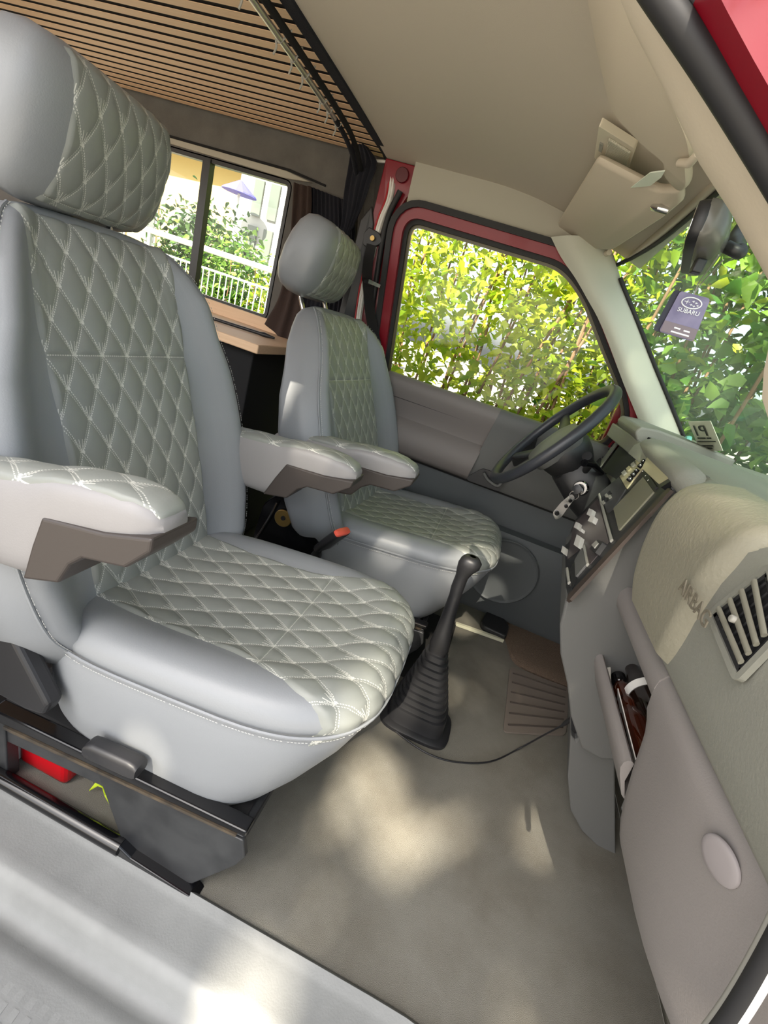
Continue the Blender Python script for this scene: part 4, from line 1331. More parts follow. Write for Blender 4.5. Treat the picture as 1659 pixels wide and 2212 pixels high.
pad('visor_pad', m_visor, pv, [VP(1266, -60), VP(1294, 100), VP(1324, 230), VP(1394, 304), VP(1444, 345), VP(1440, 372), VP(1475, 412), VP(1492, 395), VP(1490, 350), VP(1502, 338), VP(1496, 290), VP(1350, -60)], vnn, .016, [.01, .05, .03, .05, .01, .01, .02, .012, .008, .01, .03, .01])
g = G(); g.tube([VP(1468, 352, .014), VP(1490, 352, .018), VP(1508, 332, .012)], [.006, .007, .006], 12); g.mk('visor_clip', m_visor, pv, smooth=True)
g = G(); g.prism([VP(1362, 406, .010), VP(1404, 374, .014), VP(1436, 370, .014), VP(1428, 384, .014), VP(1404, 402, .012)], V((0, 0, .002)))
tag(g.mk('parking_card', mat('pale_card', (224, 232, 216), .6)), 'pale card tucked behind the driver sun visor', 'card')
dm_ = thing('dome_lamp', 'rectangular courtesy lamp in the headliner between the two visors', 'ceiling lamp', Z(1.42, 1333, 310)[:])
lq = [Z(1.408, 1301, 252), Z(1.408, 1380, 303), Z(1.408, 1357, 368), Z(1.408, 1290, 325)]
g = G(); g.prism(round_poly(lq, .006), V((0, 0, -.014))); g.mk('lamp_frame', mat('lamp_plastic', (216, 206, 186), .4), dm_, bevel=.002)
def lq_(u, v): return lq[0].lerp(lq[1], u).lerp(lq[3].lerp(lq[2], u), v)
lens_m = NB('ribbed_lens'); lens_m.b.inputs['Base Color'].default_value = (*lin((226, 220, 200)), 1); lens_m.b.inputs['Roughness'].default_value = .25
wv_ = lens_m.n('ShaderNodeTexWave'); wv_.inputs['Scale'].default_value = 160; tcx = lens_m.n('ShaderNodeTexCoord'); lens_m.lk(tcx.outputs['Object'], wv_.inputs[0]); lens_m.bump(wv_.outputs[0], .8, .002)
g = G(); g.prism([lq_(.30, .10) + V((0, 0, -.014)), lq_(.92, .10) + V((0, 0, -.014)), lq_(.92, .90) + V((0, 0, -.014)), lq_(.30, .90) + V((0, 0, -.014))], V((0, 0, -.005))); g.mk('lamp_lens', lens_m.m, dm_, bevel=.002)
g = G(); g.prism([lq_(.10, .38) + V((0, 0, -.014)), lq_(.19, .38) + V((0, 0, -.014)), lq_(.19, .62) + V((0, 0, -.014)), lq_(.10, .62) + V((0, 0, -.014))], V((0, 0, -.003))); g.mk('lamp_switch', m_grey, dm_)
g = G(); c_ = DP(1248, 537) + V((-.0, -.035, 0)); g.lathe(c_, V((.1, -1, -.2)), [(.012, 0), (.012, .003), (.008, .005), (.0065, .003), (.002, .003)], 24); tag(g.mk('trim_screw', m_visor, smooth=True), 'round trim fastener beside the driver sun visor', 'fastener')

mr = thing('rear_view_mirror', 'black rear view mirror on the windscreen, seen from behind its edge', 'mirror', (.23, 1.08, 1.27))
# body seen from the passenger side: glass faces back, shell bulges forward
m0 = Y(1.02, 1497, 522); axm = V((.27, 1, 0)).normalized(); mu = V((-.10, 0.02, 1)).normalized(); mf = mu.cross(axm); 
if mf.x < 0: mf = -mf
mc = Y(1.0, 1512, 522)
rings = []
for t, hh, hd in [(-.118, .019, .016), (-.114, .027, .022), (-.09, .033, .034), (0, .035, .040), (.09, .033, .034), (.112, .027, .022), (.118, .019, .012)]:
    rings.append([mc + axm * t + mu * sy * hh + mf * (max(cx, -.02) * hd) for cx, sy in [sme(2 * PI * k / 32, 2.6) for k in range(32)]])
g = G(); g.loft(rings); g.mk('mirror_shell', mat('mirror_shell_sheen', (92, 90, 84), .25), mr, smooth=True)  # black shell; the sheen on it is put into this grey
g = G(); g.loft([[mc + mf * z + axm * cx * .117 * k + mu * sy * .032 * k for cx, sy in [sme(2 * PI * a / 32, 5) for a in range(32)]] for k, z in [(.97, -.016), (1, -.012), (1.02, 0), (1.01, .002)]]); g.mk('mirror_bezel', m_blk, mr, smooth=True)
g = G(); g.box(mc - mu * .044 + mf * .012 - axm * .03, (.016, .02, .022)); g.mk('dip_lever', m_blk, mr, bevel=.003)
g = G(); g.loft([[mc - mf * .0145 + axm * cx * .110 * k + mu * sy * .028 * k - mf * z for cx, sy in [sme(2 * PI * a / 32, 5) for a in range(32)]] for k, z in [(1, 0), (1, .002), (.98, .003)]]); g.mk('mirror_glass', mat('mirror_g', (235, 235, 235), .03, 1.), mr)
g = G(); g.tube(smooth_line([mc + mf * .040 + V((0, 0, -.004)), mc + mf * .062 + V((0, 0, -.010)), Y(1.05, 1590, 520), Y(1.08, 1618, 478)], 6), [.010] * 6 + [.012] * 4 + [.015] * 9, 12); g.mk('mirror_arm', m_blk, mr, smooth=True)
# scent card hanging from the mirror
sc_ = thing('air_freshener_card', 'purple grey scent card with oval star emblem hanging from the mirror', 'air freshener', Y(1.06, 1480, 690)[:])
k0, k1, k2, k3 = Y(1.05, 1470, 628), Y(1.05, 1535, 645), Y(1.05, 1498, 738), Y(1.05, 1423, 716)
g = G(); g.prism(round_poly([k0, k1, k2, k3], .006), V((.0, .0015, 0)))
def cardmat():
    b = NB('scent_card'); b.b.inputs['Roughness'].default_value = .35
    tc = b.n('ShaderNodeTexCoord'); n = b.noise(30, 2, coord='Object')
    b.lk(b.mix(n.outputs[0], lin((70, 62, 104)), lin((150, 140, 172))), b.b.inputs['Base Color']); return b.m
g.mk('card', cardmat(), sc_)
g = G(); g.prism(round_poly([p + V((-.010, .004, .0)) for p in (k0, k1, k2, k3)], .006), V((0, .0012, 0))); g.mk('card_backing', mat('dark_card', (34, 34, 54), .5), sc_)
def kq(u, v, o=.0012): return k0.lerp(k1, u).lerp(k3.lerp(k2, u), v) + V((0, -o, 0))
g = G(); g.prism([kq(0, .72), kq(1, .72), kq(.98, .98), kq(.02, .98)], V((0, .0006, 0))); g.mk('card_band', mat('band', (120, 106, 116), .4), sc_)
ux = (k1 - k0).normalized(); uy = (k0 - k3).normalized()
m_ink = mat('white_ink', (235, 235, 240), .4)
el = [kq(.5, .20) + ux * math.cos(a) * .017 + uy * math.sin(a) * .009 for a in [2 * PI * k / 36 for k in range(36)]]
g = G(); g.tube(el, .0011, 6, closed=True)
for dx, dy, r in [(-.008, .0005, .0035), (.002, .003, .0017), (.0075, .0015, .0017), (.0005, -.003, .0017), (.006, -.0042, .0017), (.0115, -.002, .0015)]:
    for a in (0, PI / 2):
        c0 = kq(.5, .20); g.tube([c0 + ux * (dx - math.cos(a) * r * 1.4) + uy * (dy - math.sin(a) * r), c0 + ux * (dx + math.cos(a) * r * 1.4) + uy * (dy + math.sin(a) * r)], .0006, 5)
g.mk('oval_emblem', m_ink, sc_)
text('card_name', 'SUBARU', .0105, m_ink, sc_, kq(.52, .40, .0016), ux, uy)
for u0_, u1_, v_ in [(.30, .82, .90), (.34, .52, .80), (.62, .80, .81)]:
    g = G(); g.prism([kq(u0_, v_, .0014), kq(u1_, v_, .0014), kq(u1_, v_ + .035, .0014), kq(u0_, v_ + .035, .0014)], V((0, .0004, 0))); g.mk('small_print', m_ink, sc_)
kt = k0.lerp(k1, .45)
g = G(); g.tube([kt, kt + V((.003, 0, .020)), mc + V((.030, -.07, -.034))], .0010, 6); g.tube([kt, kt + V((-.002, 0, .018)), mc + V((.018, -.08, -.032))], .0010, 6); g.mk('string', m_grey, sc_, smooth=True)

# parking sticker seen from behind on the windscreen
s0, s1, s2, s3 = [WP(*p) + V((-.012, 0, -.012)) for p in [(1500, 905), (1551, 903), (1578, 968), (1526, 968)]]
stt = thing('parking_sticker', 'pale rectangular parking sticker stuck low on the windscreen', 'sticker', s2[:])
g = G(); g.prism([s0, s1, s2, s3], V((.0008, 0, .0008))); g.mk('sticker_paper', mat('sticker_paper', (226, 228, 205), .6), stt)
def sq(u, v): return s0.lerp(s1, u).lerp(s3.lerp(s2, u), v) + V((-.001, 0, -.001))
m_inkd = mat('dark_ink', (52, 60, 52), .6)
sx_ = (s0 - s1); sy_ = (s0 - s3)
qd = [s1, s0, s3, s2]; of_ = V((-.0015, 0, -.0015))
textquad('sticker_code', 'P1', m_inkd, stt, qd, .30, .80, .13, .48, of_)
for u0_, u1_, v0_, v1_ in [(.22, .40, .54, .58), (.46, .82, .54, .58), (.10, .90, .66, .69), (.28, .78, .80, .84), (.34, .70, .88, .92)]:
    def qq(u, v): return qd[0].lerp(qd[1], u).lerp(qd[3].lerp(qd[2], u), v) + of_
    g = G(); g.prism([qq(u0_, v0_), qq(u1_, v0_), qq(u1_, v1_), qq(u0_, v1_)], V((.0005, 0, .0005))); g.mk('small_print', m_inkd, stt)
tq = WP(1511, 958) + V((-.03, 0, .0))
g = G(); g.loft([[tq + V((0, cx * .017, sy * .012)) + V((-.012 * z, 0, 0)) for cx, sy in [sme(2 * PI * k / 24, 2) for k in range(24)]] for z in (0, .4)] + [[tq + V((-.012, cx * .012, sy * .008)) for cx, sy in [sme(2 * PI * k / 24, 2) for k in range(24)]]])
tag(g.mk('turquoise_clip', mat('turquoise', (120, 190, 178), .4), smooth=True), 'small turquoise clip at the foot of the windscreen', 'clip')

# ------------------------------------------------------------------ cargo room behind the cab
YW = 1.85
# slatted ceiling
cp_ = thing('slatted_ceiling_panel', 'pale oak slats on dark felt lining the roof behind the cab', 'ceiling panel', (-1.6, 1.05, 1.46))
g = G()
n_sl = 37
for k in range(n_sl):
    y = 1.815 - .0465 * k
    z = 1.462
    g.prism([V((-2.75, y, z)), V((-.672, y, z)), V((-.672, y - .0300, z)), V((-2.75, y - .0300, z))], V((0, 0, .0012)))
g.mk('slats', m_wood, cp_)
g = G(); g.prism([V((-2.76, 1.83, 1.4655)), V((-.665, 1.83, 1.4655)), V((-.665, .10, 1.4655)), V((-2.76, .10, 1.4655))], V((0, 0, .008))); g.mk('backing', m_wood_dk, cp_)
g = G(); g.loft([[V((x, y, z - .016 * max(0, (y - 1.70) / .12) ** 2)) for x, z in [(-.668, 1.446), (-.640, 1.446), (-.636, 1.470), (-.672, 1.470)]] for y in (.10, .8, 1.5, 1.72, 1.815)])
tag(g.mk('ceiling_edge_trim', m_navy), 'dark blue cloth strip between the oak slats and the beige headliner', 'edge trim')
# curtain rod and hooks
rod = thing('curtain_rod', 'shiny metal curtain rod across the van under the oak slats', 'curtain rod', (-.70, 1.1, 1.42))
rp = smooth_line([V((-.685, .30, 1.425)), V((-.70, .9, 1.425)), V((-.715, 1.40, 1.42)), V((-.735, 1.62, 1.41)), V((-.75, 1.76, 1.37))], 8)
g = G(); g.tube(rp[:18], .0065, 12); g.mk('rod', mat('rod_steel', (226, 222, 214), .28, .85), rod, smooth=True)
g = G(); g.tube([p + V((.016, 0, .010)) for p in rp], .0075, 10); g.mk('rail_strip', m_blk_matte, rod, smooth=True)
g = G(); g.tube(rp[17:], .007, 10); g.mk('cloth_tube', m_navy, rod, smooth=True)
hook0 = None
for k, (px_, py_) in enumerate([(553, 20), (603, 70), (645, 118), (675, 158), (702, 192), (730, 222), (742, 255)]):
    c_ = onpl((-.70, 1.2, 1.42), (1, .02, 0), px_, py_)
    if hook0 is None:
        g = G()
        g.tube(smooth_line([V((.022, -.004, .016)), V((.012, -.002, .004)), V((0, 0, -.009)), V((-.010, .002, -.004)), V((-.007, .004, -.016)), V((-.011, .004, -.030))], 5), .0022, 6)
        hook0 = mesh('curtain_hook', g.v, g.f, m_grey, None, smooth=True, local=True)
        h_ = hook0
    else:
        h_ = hook0.copy(); C.objects.link(h_)
    t_ = min(range(len(rp)), key=lambda i: (rp[i] - c_).length)
    h_.location = rp[t_] + V((0, 0, .003))
    h_.rotation_euler = (0, 0, .25 * math.sin(k * 2.1))
    tag(h_, 'clear plastic curtain hook on the rod, ' + ['uppermost, at the top edge of the photo', 'second from the top edge', 'third from the top edge', 'fourth from the top edge', 'third from the gathered curtain', 'second from the gathered curtain', 'lowest, next to the gathered curtain'][k], 'curtain hook', 'curtain hooks on the rod')

# gathered curtain at the pillar
def cloth(name, L, R_, folds, amp, material, label, yoff=0.0, rows_n=24, th=.002):
    """L and R_: matching lists of left and right edge points from top to bottom"""
    Ls, Rs = smooth_line(L, 8), smooth_line(R_, 8); rows = []
    for i, (a, b_) in enumerate(zip(Ls, Rs)):
        n_ = (b_ - a).cross(V((0, 0, 1))).normalized(); row = []
        for j in range(rows_n * 3 + 1):
            t = j / (rows_n * 3)
            row.append(a.lerp(b_, t) + n_ * amp * math.sin(t * folds * 2 * PI + .6 * math.sin(i * .25)) * (.7 + .3 * math.sin(t * 9 + i * .1)))
        rows.append(row)
    g = G(); g.slab(rows, (0, th, 0)); return tag(g.mk(name, material, smooth=True), label, 'curtain')


cloth('cab_curtain', [Y(1.76, 762, 296), Y(1.75, 755, 350), Y(1.74, 742, 420), Y(1.75, 736, 490), Y(1.76, 722, 560)], [Y(1.72, 795, 318), Y(1.71, 815, 352), Y(1.71, 800, 395), Y(1.72, 785, 440), Y(1.73, 765, 485)], 5, .006, m_navy, 'dark blue gathered curtain hanging bunched at the door pillar')
cloth('window_curtain', [Y(1.80, 634, 394), Y(1.80, 632, 450), Y(1.80, 622, 540), Y(1.80, 602, 640), Y(1.80, 572, 700)], [Y(1.80, 672, 404), Y(1.80, 672, 450), Y(1.80, 666, 540), Y(1.80, 655, 640), Y(1.80, 640, 760)], 2.5, .008, m_brown, 'dark brown curtain bunched beside the side window')
cloth('pleated_blind', [Y(1.81, 668, 402), Y(1.81, 668, 450), Y(1.81, 664, 540), Y(1.81, 655, 640), Y(1.81, 640, 760)], [Y(1.81, 765, 440), Y(1.81, 768, 500), Y(1.81, 764, 560), Y(1.81, 760, 660), Y(1.81, 740, 800)], 11, .006, m_navy, 'black pleated curtain panel behind the driver headrest')

# felt side wall with window opening
wl = [(-2.20, .83), (-2.20, 1.325), (-1.035, 1.325), (-1.035, .83)]
wo = round_poly([V((x, YW, z)) for x, z in wl], .03, 6)
big = []
n = len(wo)
for p in wo:
    d_ = p - V((-1.6, YW, 1.08))
    sx = (1.15 if d_.x < 0 else .90) / abs(d_.x) if abs(d_.x) > 1e-6 else 9
    sz = (.42 if d_.z > 0 else 1.08) / abs(d_.z) if abs(d_.z) > 1e-6 else 9
    big.append(V((-1.6, YW, 1.08)) + d_ * min(sx, sz))
g = G(); ring_between(g, wo, big, V((0, .02, 0))); tag(g.mk('wall_left', m_felt), kind='structure')
# recessed grey rail above the window
g = G(); g.prism([V((-2.25, YW - .002, 1.352)), V((-1.06, YW - .002, 1.352)), V((-.95, YW - .002, 1.338)), V((-1.06, YW - .002, 1.328)), V((-2.25, YW - .002, 1.340))], V((0, -.012, 0)))
tag(g.mk('trim_5', m_sidetrim, bevel=.003), kind='structure')
g = G(); g.prism([V((-2.3, YW - .001, 1.362)), V((-1.05, YW - .001, 1.362)), V((-.90, YW - .001, 1.345)), V((-.90, YW - .001, 1.338)), V((-1.05, YW - .001, 1.354)), V((-2.3, YW - .001, 1.354))], V((0, -.004, 0)))
tag(g.mk('trim_6', m_blk_matte), kind='structure')
w1_ = g = G(); ring_between(g, offset_poly(wo, -.014), offset_poly(wo, .004), V((0, .03, 0)))
fr1 = g.mk('window_1', m_alu); tag(fr1, kind='structure')
g = G(); g.box((-1.402, YW + .010, 1.077), (.034, .030, .49)); g.mk('window_bar', m_alu, fr1)
g = G(); g.prism([p + V((0, .014, 0)) for p in offset_poly(wo, -.006)], V((0, .004, 0))); g.mk('window_pane', m_glass, fr1)

# other walls closing the room
g = G(); g.prism([V((-2.78, .10, -.05)), V((-2.78, 1.86, -.05)), V((-2.78, 1.86, .75)), V((-2.78, .10, .75))], V((-.02, 0, 0))); tag(g.mk('wall_back', m_felt), kind='structure')
g = G(); g.prism([V((-2.78, .12, -.05)), V((-.85, .12, -.05)), V((-.85, .12, .80)), V((-2.78, .12, .80))], V((0, -.02, 0))); tag(g.mk('wall_right', m_felt), kind='structure')
g = G(); g.prism([V((-2.78, .12, -.03)), V((-.74, .12, -.03)), V((-.74, 1.86, -.03)), V((-2.78, 1.86, -.03))], V((0, 0, .02))); tag(g.mk('floor', m_wood_dk), kind='structure')

# cabinet with worktop behind the driver seat
kt_ = thing('side_cabinet', 'cabinet coloured black as shade, with a wooden worktop under the side window', 'cabinet', (-1.6, 1.6, 0))
g = G(); g.box((-1.66, 1.62, .385), (1.70, .42, .74)); g.mk('cabinet_body', m_blk_matte, kt_, bevel=.004)  # matte black paints in the dark void under the worktop
g = G(); g.box((-1.64, 1.60, .775), (1.74, .48, .028)); g.mk('worktop', m_wood, kt_, bevel=.004)
g = G(); g.box((-1.64, 1.838, .81), (1.70, .02, .05)); g.mk('upstand', m_wood, kt_, bevel=.003)
g = G(); pa_, pb_ = V((-1.25, 1.52, .796)), V((-.86, 1.62, .796)); d_ = (pb_ - pa_)
g.tube([pa_, pa_ + d_ * .2, pa_ + d_ * .86, pa_ + d_ * .9, pb_], [.004, .0055, .006, .009, .0035], 10)
tag(g.mk('marker_pen', m_blk, smooth=True), 'dark pen with a fat tip lying on the wooden worktop', 'pen')

# cables, belt anchor and belt on the pillar
cb = thing('cable_bundle', 'bundle of pale cables running down beside the red pillar', 'cables', (-.70, 1.73, .9))
for k, (o_, r_, mm) in enumerate([(0, .0045, m_white), (.008, .0045, m_white), (.015, .003, m_grey), (-.008, .003, m_redplastic)]):
    g = G(); g.tube(smooth_line([Y(1.74, 812, 347) + V((o_, 0, 0)), Y(1.74, 838, 352) + V((o_, 0, .0)), Y(1.735, 845, 380) + V((o_, 0, 0)), Y(1.735, 838, 430) + V((o_, 0, 0)), Y(1.735, 820, 475) + V((o_, 0, 0)), Y(1.735, 802, 540) + V((o_, 0, 0)), Y(1.735, 782, 620) + V((o_, 0, 0)), Y(1.735, 770, 700) + V((o_, 0, 0))], 6), r_, 8)
    g.mk('cable', mm, cb, smooth=True)
g = G(); rows = []
for i in range(17):
    t = i / 16; a = Y(1.77, 836 - 36 * t, 360 + 280 * t)
    rows.append([a + V((-.10 + .03 * t, .01, 0)), a + V((-.07 + .03 * t, -.012, 0)), a + V((-.04 + .02 * t, 0.004, 0)), a + V((-.01, -.008, 0)), a + V((.012, .004, 0))])
g.slab(rows, (0, .004, 0)); tag(g.mk('pillar_felt', m_felt, smooth=True), 'grey felt strip folded over the rear side of the red pillar', 'felt')
sb = thing('driver_seat_belt', 'driver seat belt hanging from its anchor on the red pillar, chrome tongue sticking out', 'seat belt', Y(1.72, 805, 515)[:])
g = G(); g.prism(round_poly([Y(1.735, *p) for p in [(788, 505), (800, 492), (822, 505), (829, 522), (822, 530), (800, 540), (786, 530)]], .006), V((0, -.014, 0))); g.mk('belt_guide', m_blk, sb, bevel=.003)
g = G(); g.disc(Y(1.718, 805, 515), (0, -1, 0), .0085, .006, 20); g.mk('anchor_bolt', m_brass, sb)
g = G(); rows = []
for px_, py_, hw in [(802, 528, .018), (796, 560, .019), (792, 600, .020), (800, 680, .022), (815, 760, .024), (815, 900, .024)]:
    c_ = Y(1.715, px_, py_); rows.append([c_ + V((-hw, .004, 0)), c_ + V((0, 0, 0)), c_ + V((hw, -.004, 0))])
g.slab(rows, (0, .002, 0)); g.mk('belt_webbing', m_blk_matte, sb, smooth=True)
g = G(); g.tube([Y(1.70, 788, 606), Y(1.695, 800, 611)], .008, 10, flat=.5); g.mk('tongue_grip', m_blk, sb, smooth=True)
g = G(); g.prism([Y(1.69, *p) for p in [(797, 603), (822, 615), (820, 622), (795, 612)]], V((0, .002, 0))); g.mk('belt_tongue', m_chrome, sb)

# ------------------------------------------------------------------ outside
m_ground = mat('pavement', (150, 146, 138), .9, var=.3, vs=3)
g = G(); g.prism([V((-40, -30, -.62)), V((40, -30, -.62)), V((40, 60, -.62)), V((-40, 60, -.62))], V((0, 0, -.1))); tag(g.mk('ground', m_ground), kind='structure')


def leafmat(name, c1, c2, trans=.55):
    b = NB(name)
    ge = b.n('ShaderNodeNewGeometry')
    col_ = b.mix(ge.outputs['Random Per Island'], lin(c1), lin(c2))
    b.lk(col_, b.b.inputs['Base Color']); b.b.inputs['Roughness'].default_value = .45
    tl = b.n('ShaderNodeBsdfTranslucent'); b.lk(col_, tl.inputs[0])
    mx = b.n('ShaderNodeMixShader'); mx.inputs[0].default_value = trans
    b.lk(b.b.outputs[0], mx.inputs[1]); b.lk(tl.outputs[0], mx.inputs[2]); b.lk(mx.outputs[0], b.out.inputs[0])
    return b.m


m_leafA = leafmat('bright_leaves', (112, 146, 20), (184, 190, 56))
m_leafB = leafmat('green_leaves', (58, 108, 40), (134, 166, 72))
m_leafD = leafmat('dark_leaves', (30, 56, 24), (66, 94, 40), .35)
m_stem = mat('branch_bark', (112, 84, 60), .9)


def leaves(name, pts, size, material, parent, rng, up=.3):
    """pts (n,3): pointed folded leaves, six points each"""
    n = len(pts)
    base = np.array([[0, 0, 0], [.26, .31, .06], [.62, .20, .03], [1, 0, -.12], [.62, -.20, .03], [.26, -.31, .06], [.45, 0, -.05]])
    ang = rng.uniform(0, 2 * PI, n); el = rng.normal(-.25, .5, n); ro = rng.normal(0, .7, n)
    s = size * rng.uniform(.6, 1.25, n)
    ca, sa, ce, se, cr, sr = np.cos(ang), np.sin(ang), np.cos(el), np.sin(el), np.cos(ro), np.sin(ro)
    ex = np.stack([ca * ce, sa * ce, se], 1)
    ey0 = np.stack([-sa, ca, np.zeros(n)], 1); ez0 = np.cross(ex, ey0)
    ey = ey0 * cr[:, None] + ez0 * sr[:, None]; ez = np.cross(ex, ey)
    v = pts[:, None, :] + s[:, None, None] * (base[None, :, 0:1] * ex[:, None, :] + base[None, :, 1:2] * ey[:, None, :] + base[None, :, 2:3] * ez[:, None, :])
    v = v.reshape(-1, 3) - np.array(world_off(parent))
    f = []
    for i in range(n):
        k = i * 7; f += [(k, k + 1, k + 6), (k + 1, k + 2, k + 6), (k + 2, k + 3, k + 6), (k + 3, k + 4, k + 6), (k + 4, k + 5, k + 6), (k + 5, k, k + 6)]
    me = bpy.data.meshes.new(name); me.from_pydata(v.tolist(), [], f); me.shade_smooth()
    return link(name, me, material, parent)


def shrub(name, label, x0, x1, y0, y1, z0, z1, n, size, mt, seed, group, clump=.16, stems=16):
    rng = np.random.default_rng(seed)
    t = thing(name, label, 'shrub', ((x0 + x1) / 2, (y0 + y1) / 2, -.62), group)
    nc = n // 26
    cx = rng.uniform(x0, x1, nc); cy = y0 + (y1 - y0) * rng.uniform(0, 1, nc) ** 1.3; cz = rng.uniform(z0, z1, nc)
    cy += .10 * np.sin(cx * 5) + .08 * np.sin(cz * 6 + cx * 3)
    p = np.repeat(np.stack([cx, cy, cz], 1), 26, 0) + rng.normal(0, clump, (nc * 26, 3)) * np.array([1, .6, .8])
    leaves('foliage', p, size, mt, t, rng)
    g = G()
    for k in range(stems):
        xx = rng.uniform(x0, x1); yy_ = rng.uniform(y0 + .1, y1)
        q = [V((xx, yy_, -.62))]
        dx, dy = rng.normal(0, .03, 2)
        for s_ in range(6): q.append(q[-1] + V((dx + rng.normal(0, .03), dy + rng.normal(0, .03), (z1 + .62) / 6.5)))
        g.tube(smooth_line(q, 3), [.010 * (1 - i / 24) + .002 for i in range(19)], 5)
    g.mk('branches', m_stem, t, smooth=True)
    return t


# added tree out of view, its crown gapped to let sun patches in
rng_ = np.random.default_rng(5)
tt = thing('sun_gobo_tree', 'added unseen tree behind the camera, crown gapped to shape the sun in the cab', 'tree', (-1.3, -10, -.62))
P_ = np.stack([rng_.uniform(-4.6, 1.8, 7500), -10 + rng_.normal(0, .25, 7500), rng_.uniform(7.2, 11.0, 7500)], 1)
keep = np.ones(len(P_), bool)
for hx, hz, rx, rz in [(-.78, 9.84, .09, .12), (-.90, 9.19, .03, .10), (-.90, 8.555, .13, .07)]:
    keep &= ((P_[:, 0] + .13 - hx) / (rx + .10)) ** 2 + ((P_[:, 2] - hz) / (rz + .10)) ** 2 > 1
leaves('crown', P_[keep], .26, m_leafB, tt, rng_)
g = G(); g.tube(smooth_line([V((-1.3, -10.4, -.62)), V((-1.2, -10.4, 3)), V((-1.4, -10.3, 7)), V((-1.6, -10.2, 9.8))], 4), [.28 - .016 * i for i in range(13)], 12); g.mk('trunk', m_stem, tt, smooth=True)

HG = 'shrubs of the hedge beside the van'
shrub('hedge_shrub', 'sunlit yellow green hedge filling the rear half of the driver window', -1.15, -.05, 2.55, 3.5, -.6, 2.5, 9500, .062, m_leafA, 1, HG, .14)
shrub('hedge_shrub', 'yellow green hedge behind the steering wheel, seen through the front half of the driver window', -.10, .62, 2.5, 3.4, -.6, 2.4, 8000, .066, m_leafA, 2, HG, .14)
shrub('hedge_shrub', 'big leaved green shrub in the far half of the windscreen, behind the scent card', .55, 1.25, 2.35, 3.3, -.6, 2.7, 6500, .088, m_leafB, 3, HG, .15)
shrub('hedge_shrub', 'bright green shrub at the right edge of the windscreen', 1.15, 2.3, 2.1, 3.3, -.6, 2.9, 9000, .088, m_leafB, 4, HG, .15)

# street side seen through the sliding window
rl = thing('garden_railing', 'white metal railing with thin upright bars beyond the side window', 'railing', (-3.6, 5, -.6))
r0, r1 = V((-5.2, 5.0, 1.09)), V((-1.9, 5.0, 1.07))
m_rail = mat('white_rail', (205, 205, 200), .4)
g = G(); g.tube([r0, r1], .030, 12); g.mk('top_rail', m_rail, rl, smooth=True)
g = G(); g.tube([r0 + V((0, 0, -.19)), r1 + V((0, 0, -.19))], .012, 10); g.mk('middle_rail', m_rail, rl, smooth=True)
g = G(); g.tube([r0 + V((0, 0, -.56)), r1 + V((0, 0, -.56))], .018, 10); g.mk('bottom_rail', m_rail, rl, smooth=True)
g = G(); g.tube([V((0, 0, -.54)), V((0, 0, -.19))], .0065, 8)
bar0 = None
for k in range(44):
    pos = r0.lerp(r1, (k + .5) / 44)
    if bar0 is None:
        bar0 = mesh('upright_bar', g.v, g.f, m_rail, rl, smooth=True, local=True); b1 = bar0
    else:
        b1 = bar0.copy(); C.objects.link(b1)
    b1.location = pos - rl.location
for xx in (-4.40, -2.1):
    g = G(); g.box((xx, 5.0, .24), (.035, .035, 1.72)); g.mk('post', m_rail, rl)
m_ywall = mat('pale_yellow_wall', (176, 158, 104), .9); m_wwall = mat('white_wall', (158, 158, 154), .8)
hs_ = thing('yellow_house', 'pale yellow house with wide eaves and a white bay beyond the railing', 'house', (-7, 10.5, -.6))
g = G(); g.box((-8.6, 11.6, 1.2), (6.4, 4, 3.6)); g.mk('house_wall', m_ywall, hs_)
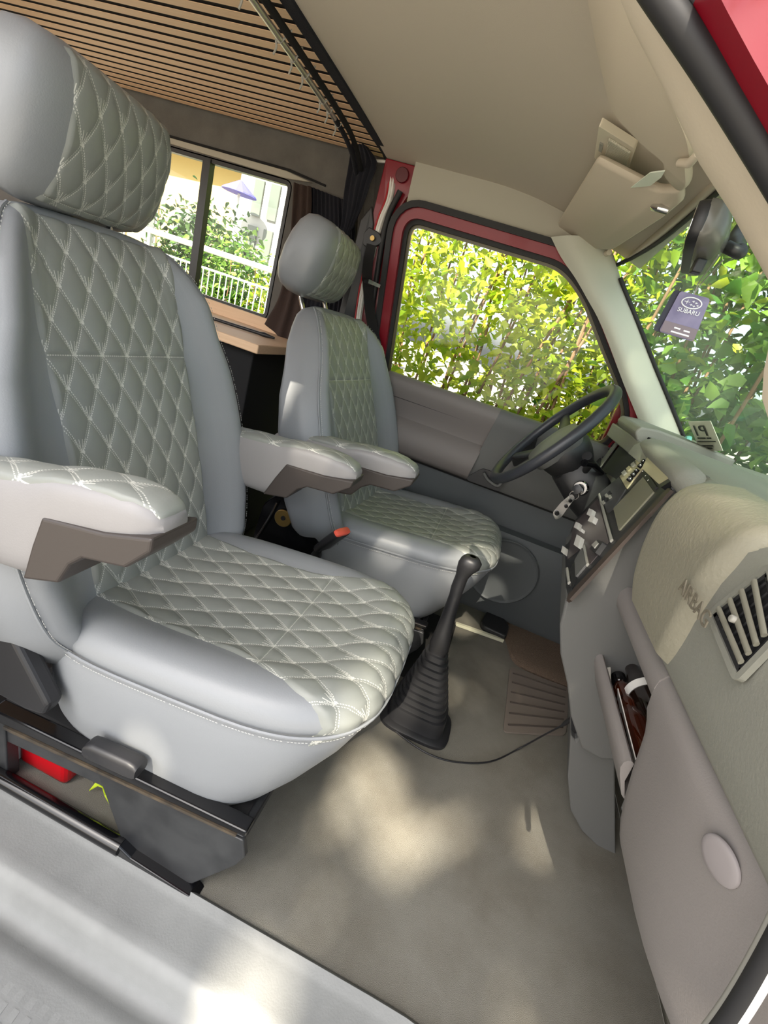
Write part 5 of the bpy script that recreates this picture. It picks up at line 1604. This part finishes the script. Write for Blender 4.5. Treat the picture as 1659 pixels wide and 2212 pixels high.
g = G(); g.prism([V((-12, 9.0, 2.55)), V((-5.2, 9.0, 2.95)), V((-5.2, 9.0, 3.15)), V((-12, 9.0, 2.80))], V((0, 4, .3))); g.mk('eaves', mat('eave_board', (190, 158, 100), .8), hs_)
g = G(); g.prism([V((-12, 8.7, 2.85)), V((-5.0, 8.7, 3.20)), V((-5.0, 8.7, 3.35)), V((-12, 8.7, 3.0))], V((0, 4.4, 1.6))); g.mk('tiled_roof', mat('roof_tiles', (146, 104, 78), .8), hs_)
for xx, zz, ww, hh in [(-9.2, 1.35, .30, .95), (-7.6, 1.35, .5, .8), (-8.4, 1.35, .26, .9)]:
    g = G(); g.box((xx, 9.58, zz), (ww, .06, hh)); wf = g.mk('house_window', m_wwall, hs_)
    g = G(); g.box((xx, 9.54, zz), (ww * .7, .02, hh * .85)); g.mk('pane', mat('pane_grey', (84, 88, 88), .1), wf)
g = G(); g.box((-4.72, 9.0, 1.2), (1.35, 2.0, 3.9)); g.mk('white_bay', m_wwall, hs_)
for xx in (-5.02, -4.72):
    for zz in (2.12, 1.45):
        g = G(); g.box((xx, 7.98, zz), (.17, .04, .52)); g.mk('pane', mat('bay_pane', (84, 92, 84), .2), hs_)
um = thing('patio_umbrella', 'blue garden umbrella standing open before the white bay', 'umbrella', (-5.4, 7.6, -.6))
g = G(); g.lathe(V((-5.05, 7.5, 2.04)), (0, 0, 1), [(.27, 0), (.26, .02), (.14, .10), (.02, .18)], 16); g.mk('canopy', mat('umbrella_blue', (80, 80, 170), .8), um)
g = G(); g.tube([V((-5.05, 7.5, -.6)), V((-5.05, 7.5, 2.20))], .02, 8); g.mk('pole', m_white, um)
shrub('garden_bush', 'dark leafy bush left of the window bar above the railing', -4.9, -3.85, 5.5, 6.3, -.5, 1.45, 4200, .085, m_leafD, 11, 'garden bushes beyond the railing', .16, 8)
shrub('garden_bush', 'green bush right of the window bar above the railing', -4.05, -3.50, 5.35, 6.2, -.5, 1.22, 4200, .085, m_leafB, 12, 'garden bushes beyond the railing', .15, 8)
shrub('garden_bush', 'bright low bush behind the railing bars below the white bay', -3.35, -2.2, 5.25, 6.2, -.6, .92, 4600, .08, m_leafA, 13, 'garden bushes beyond the railing', .15, 8)
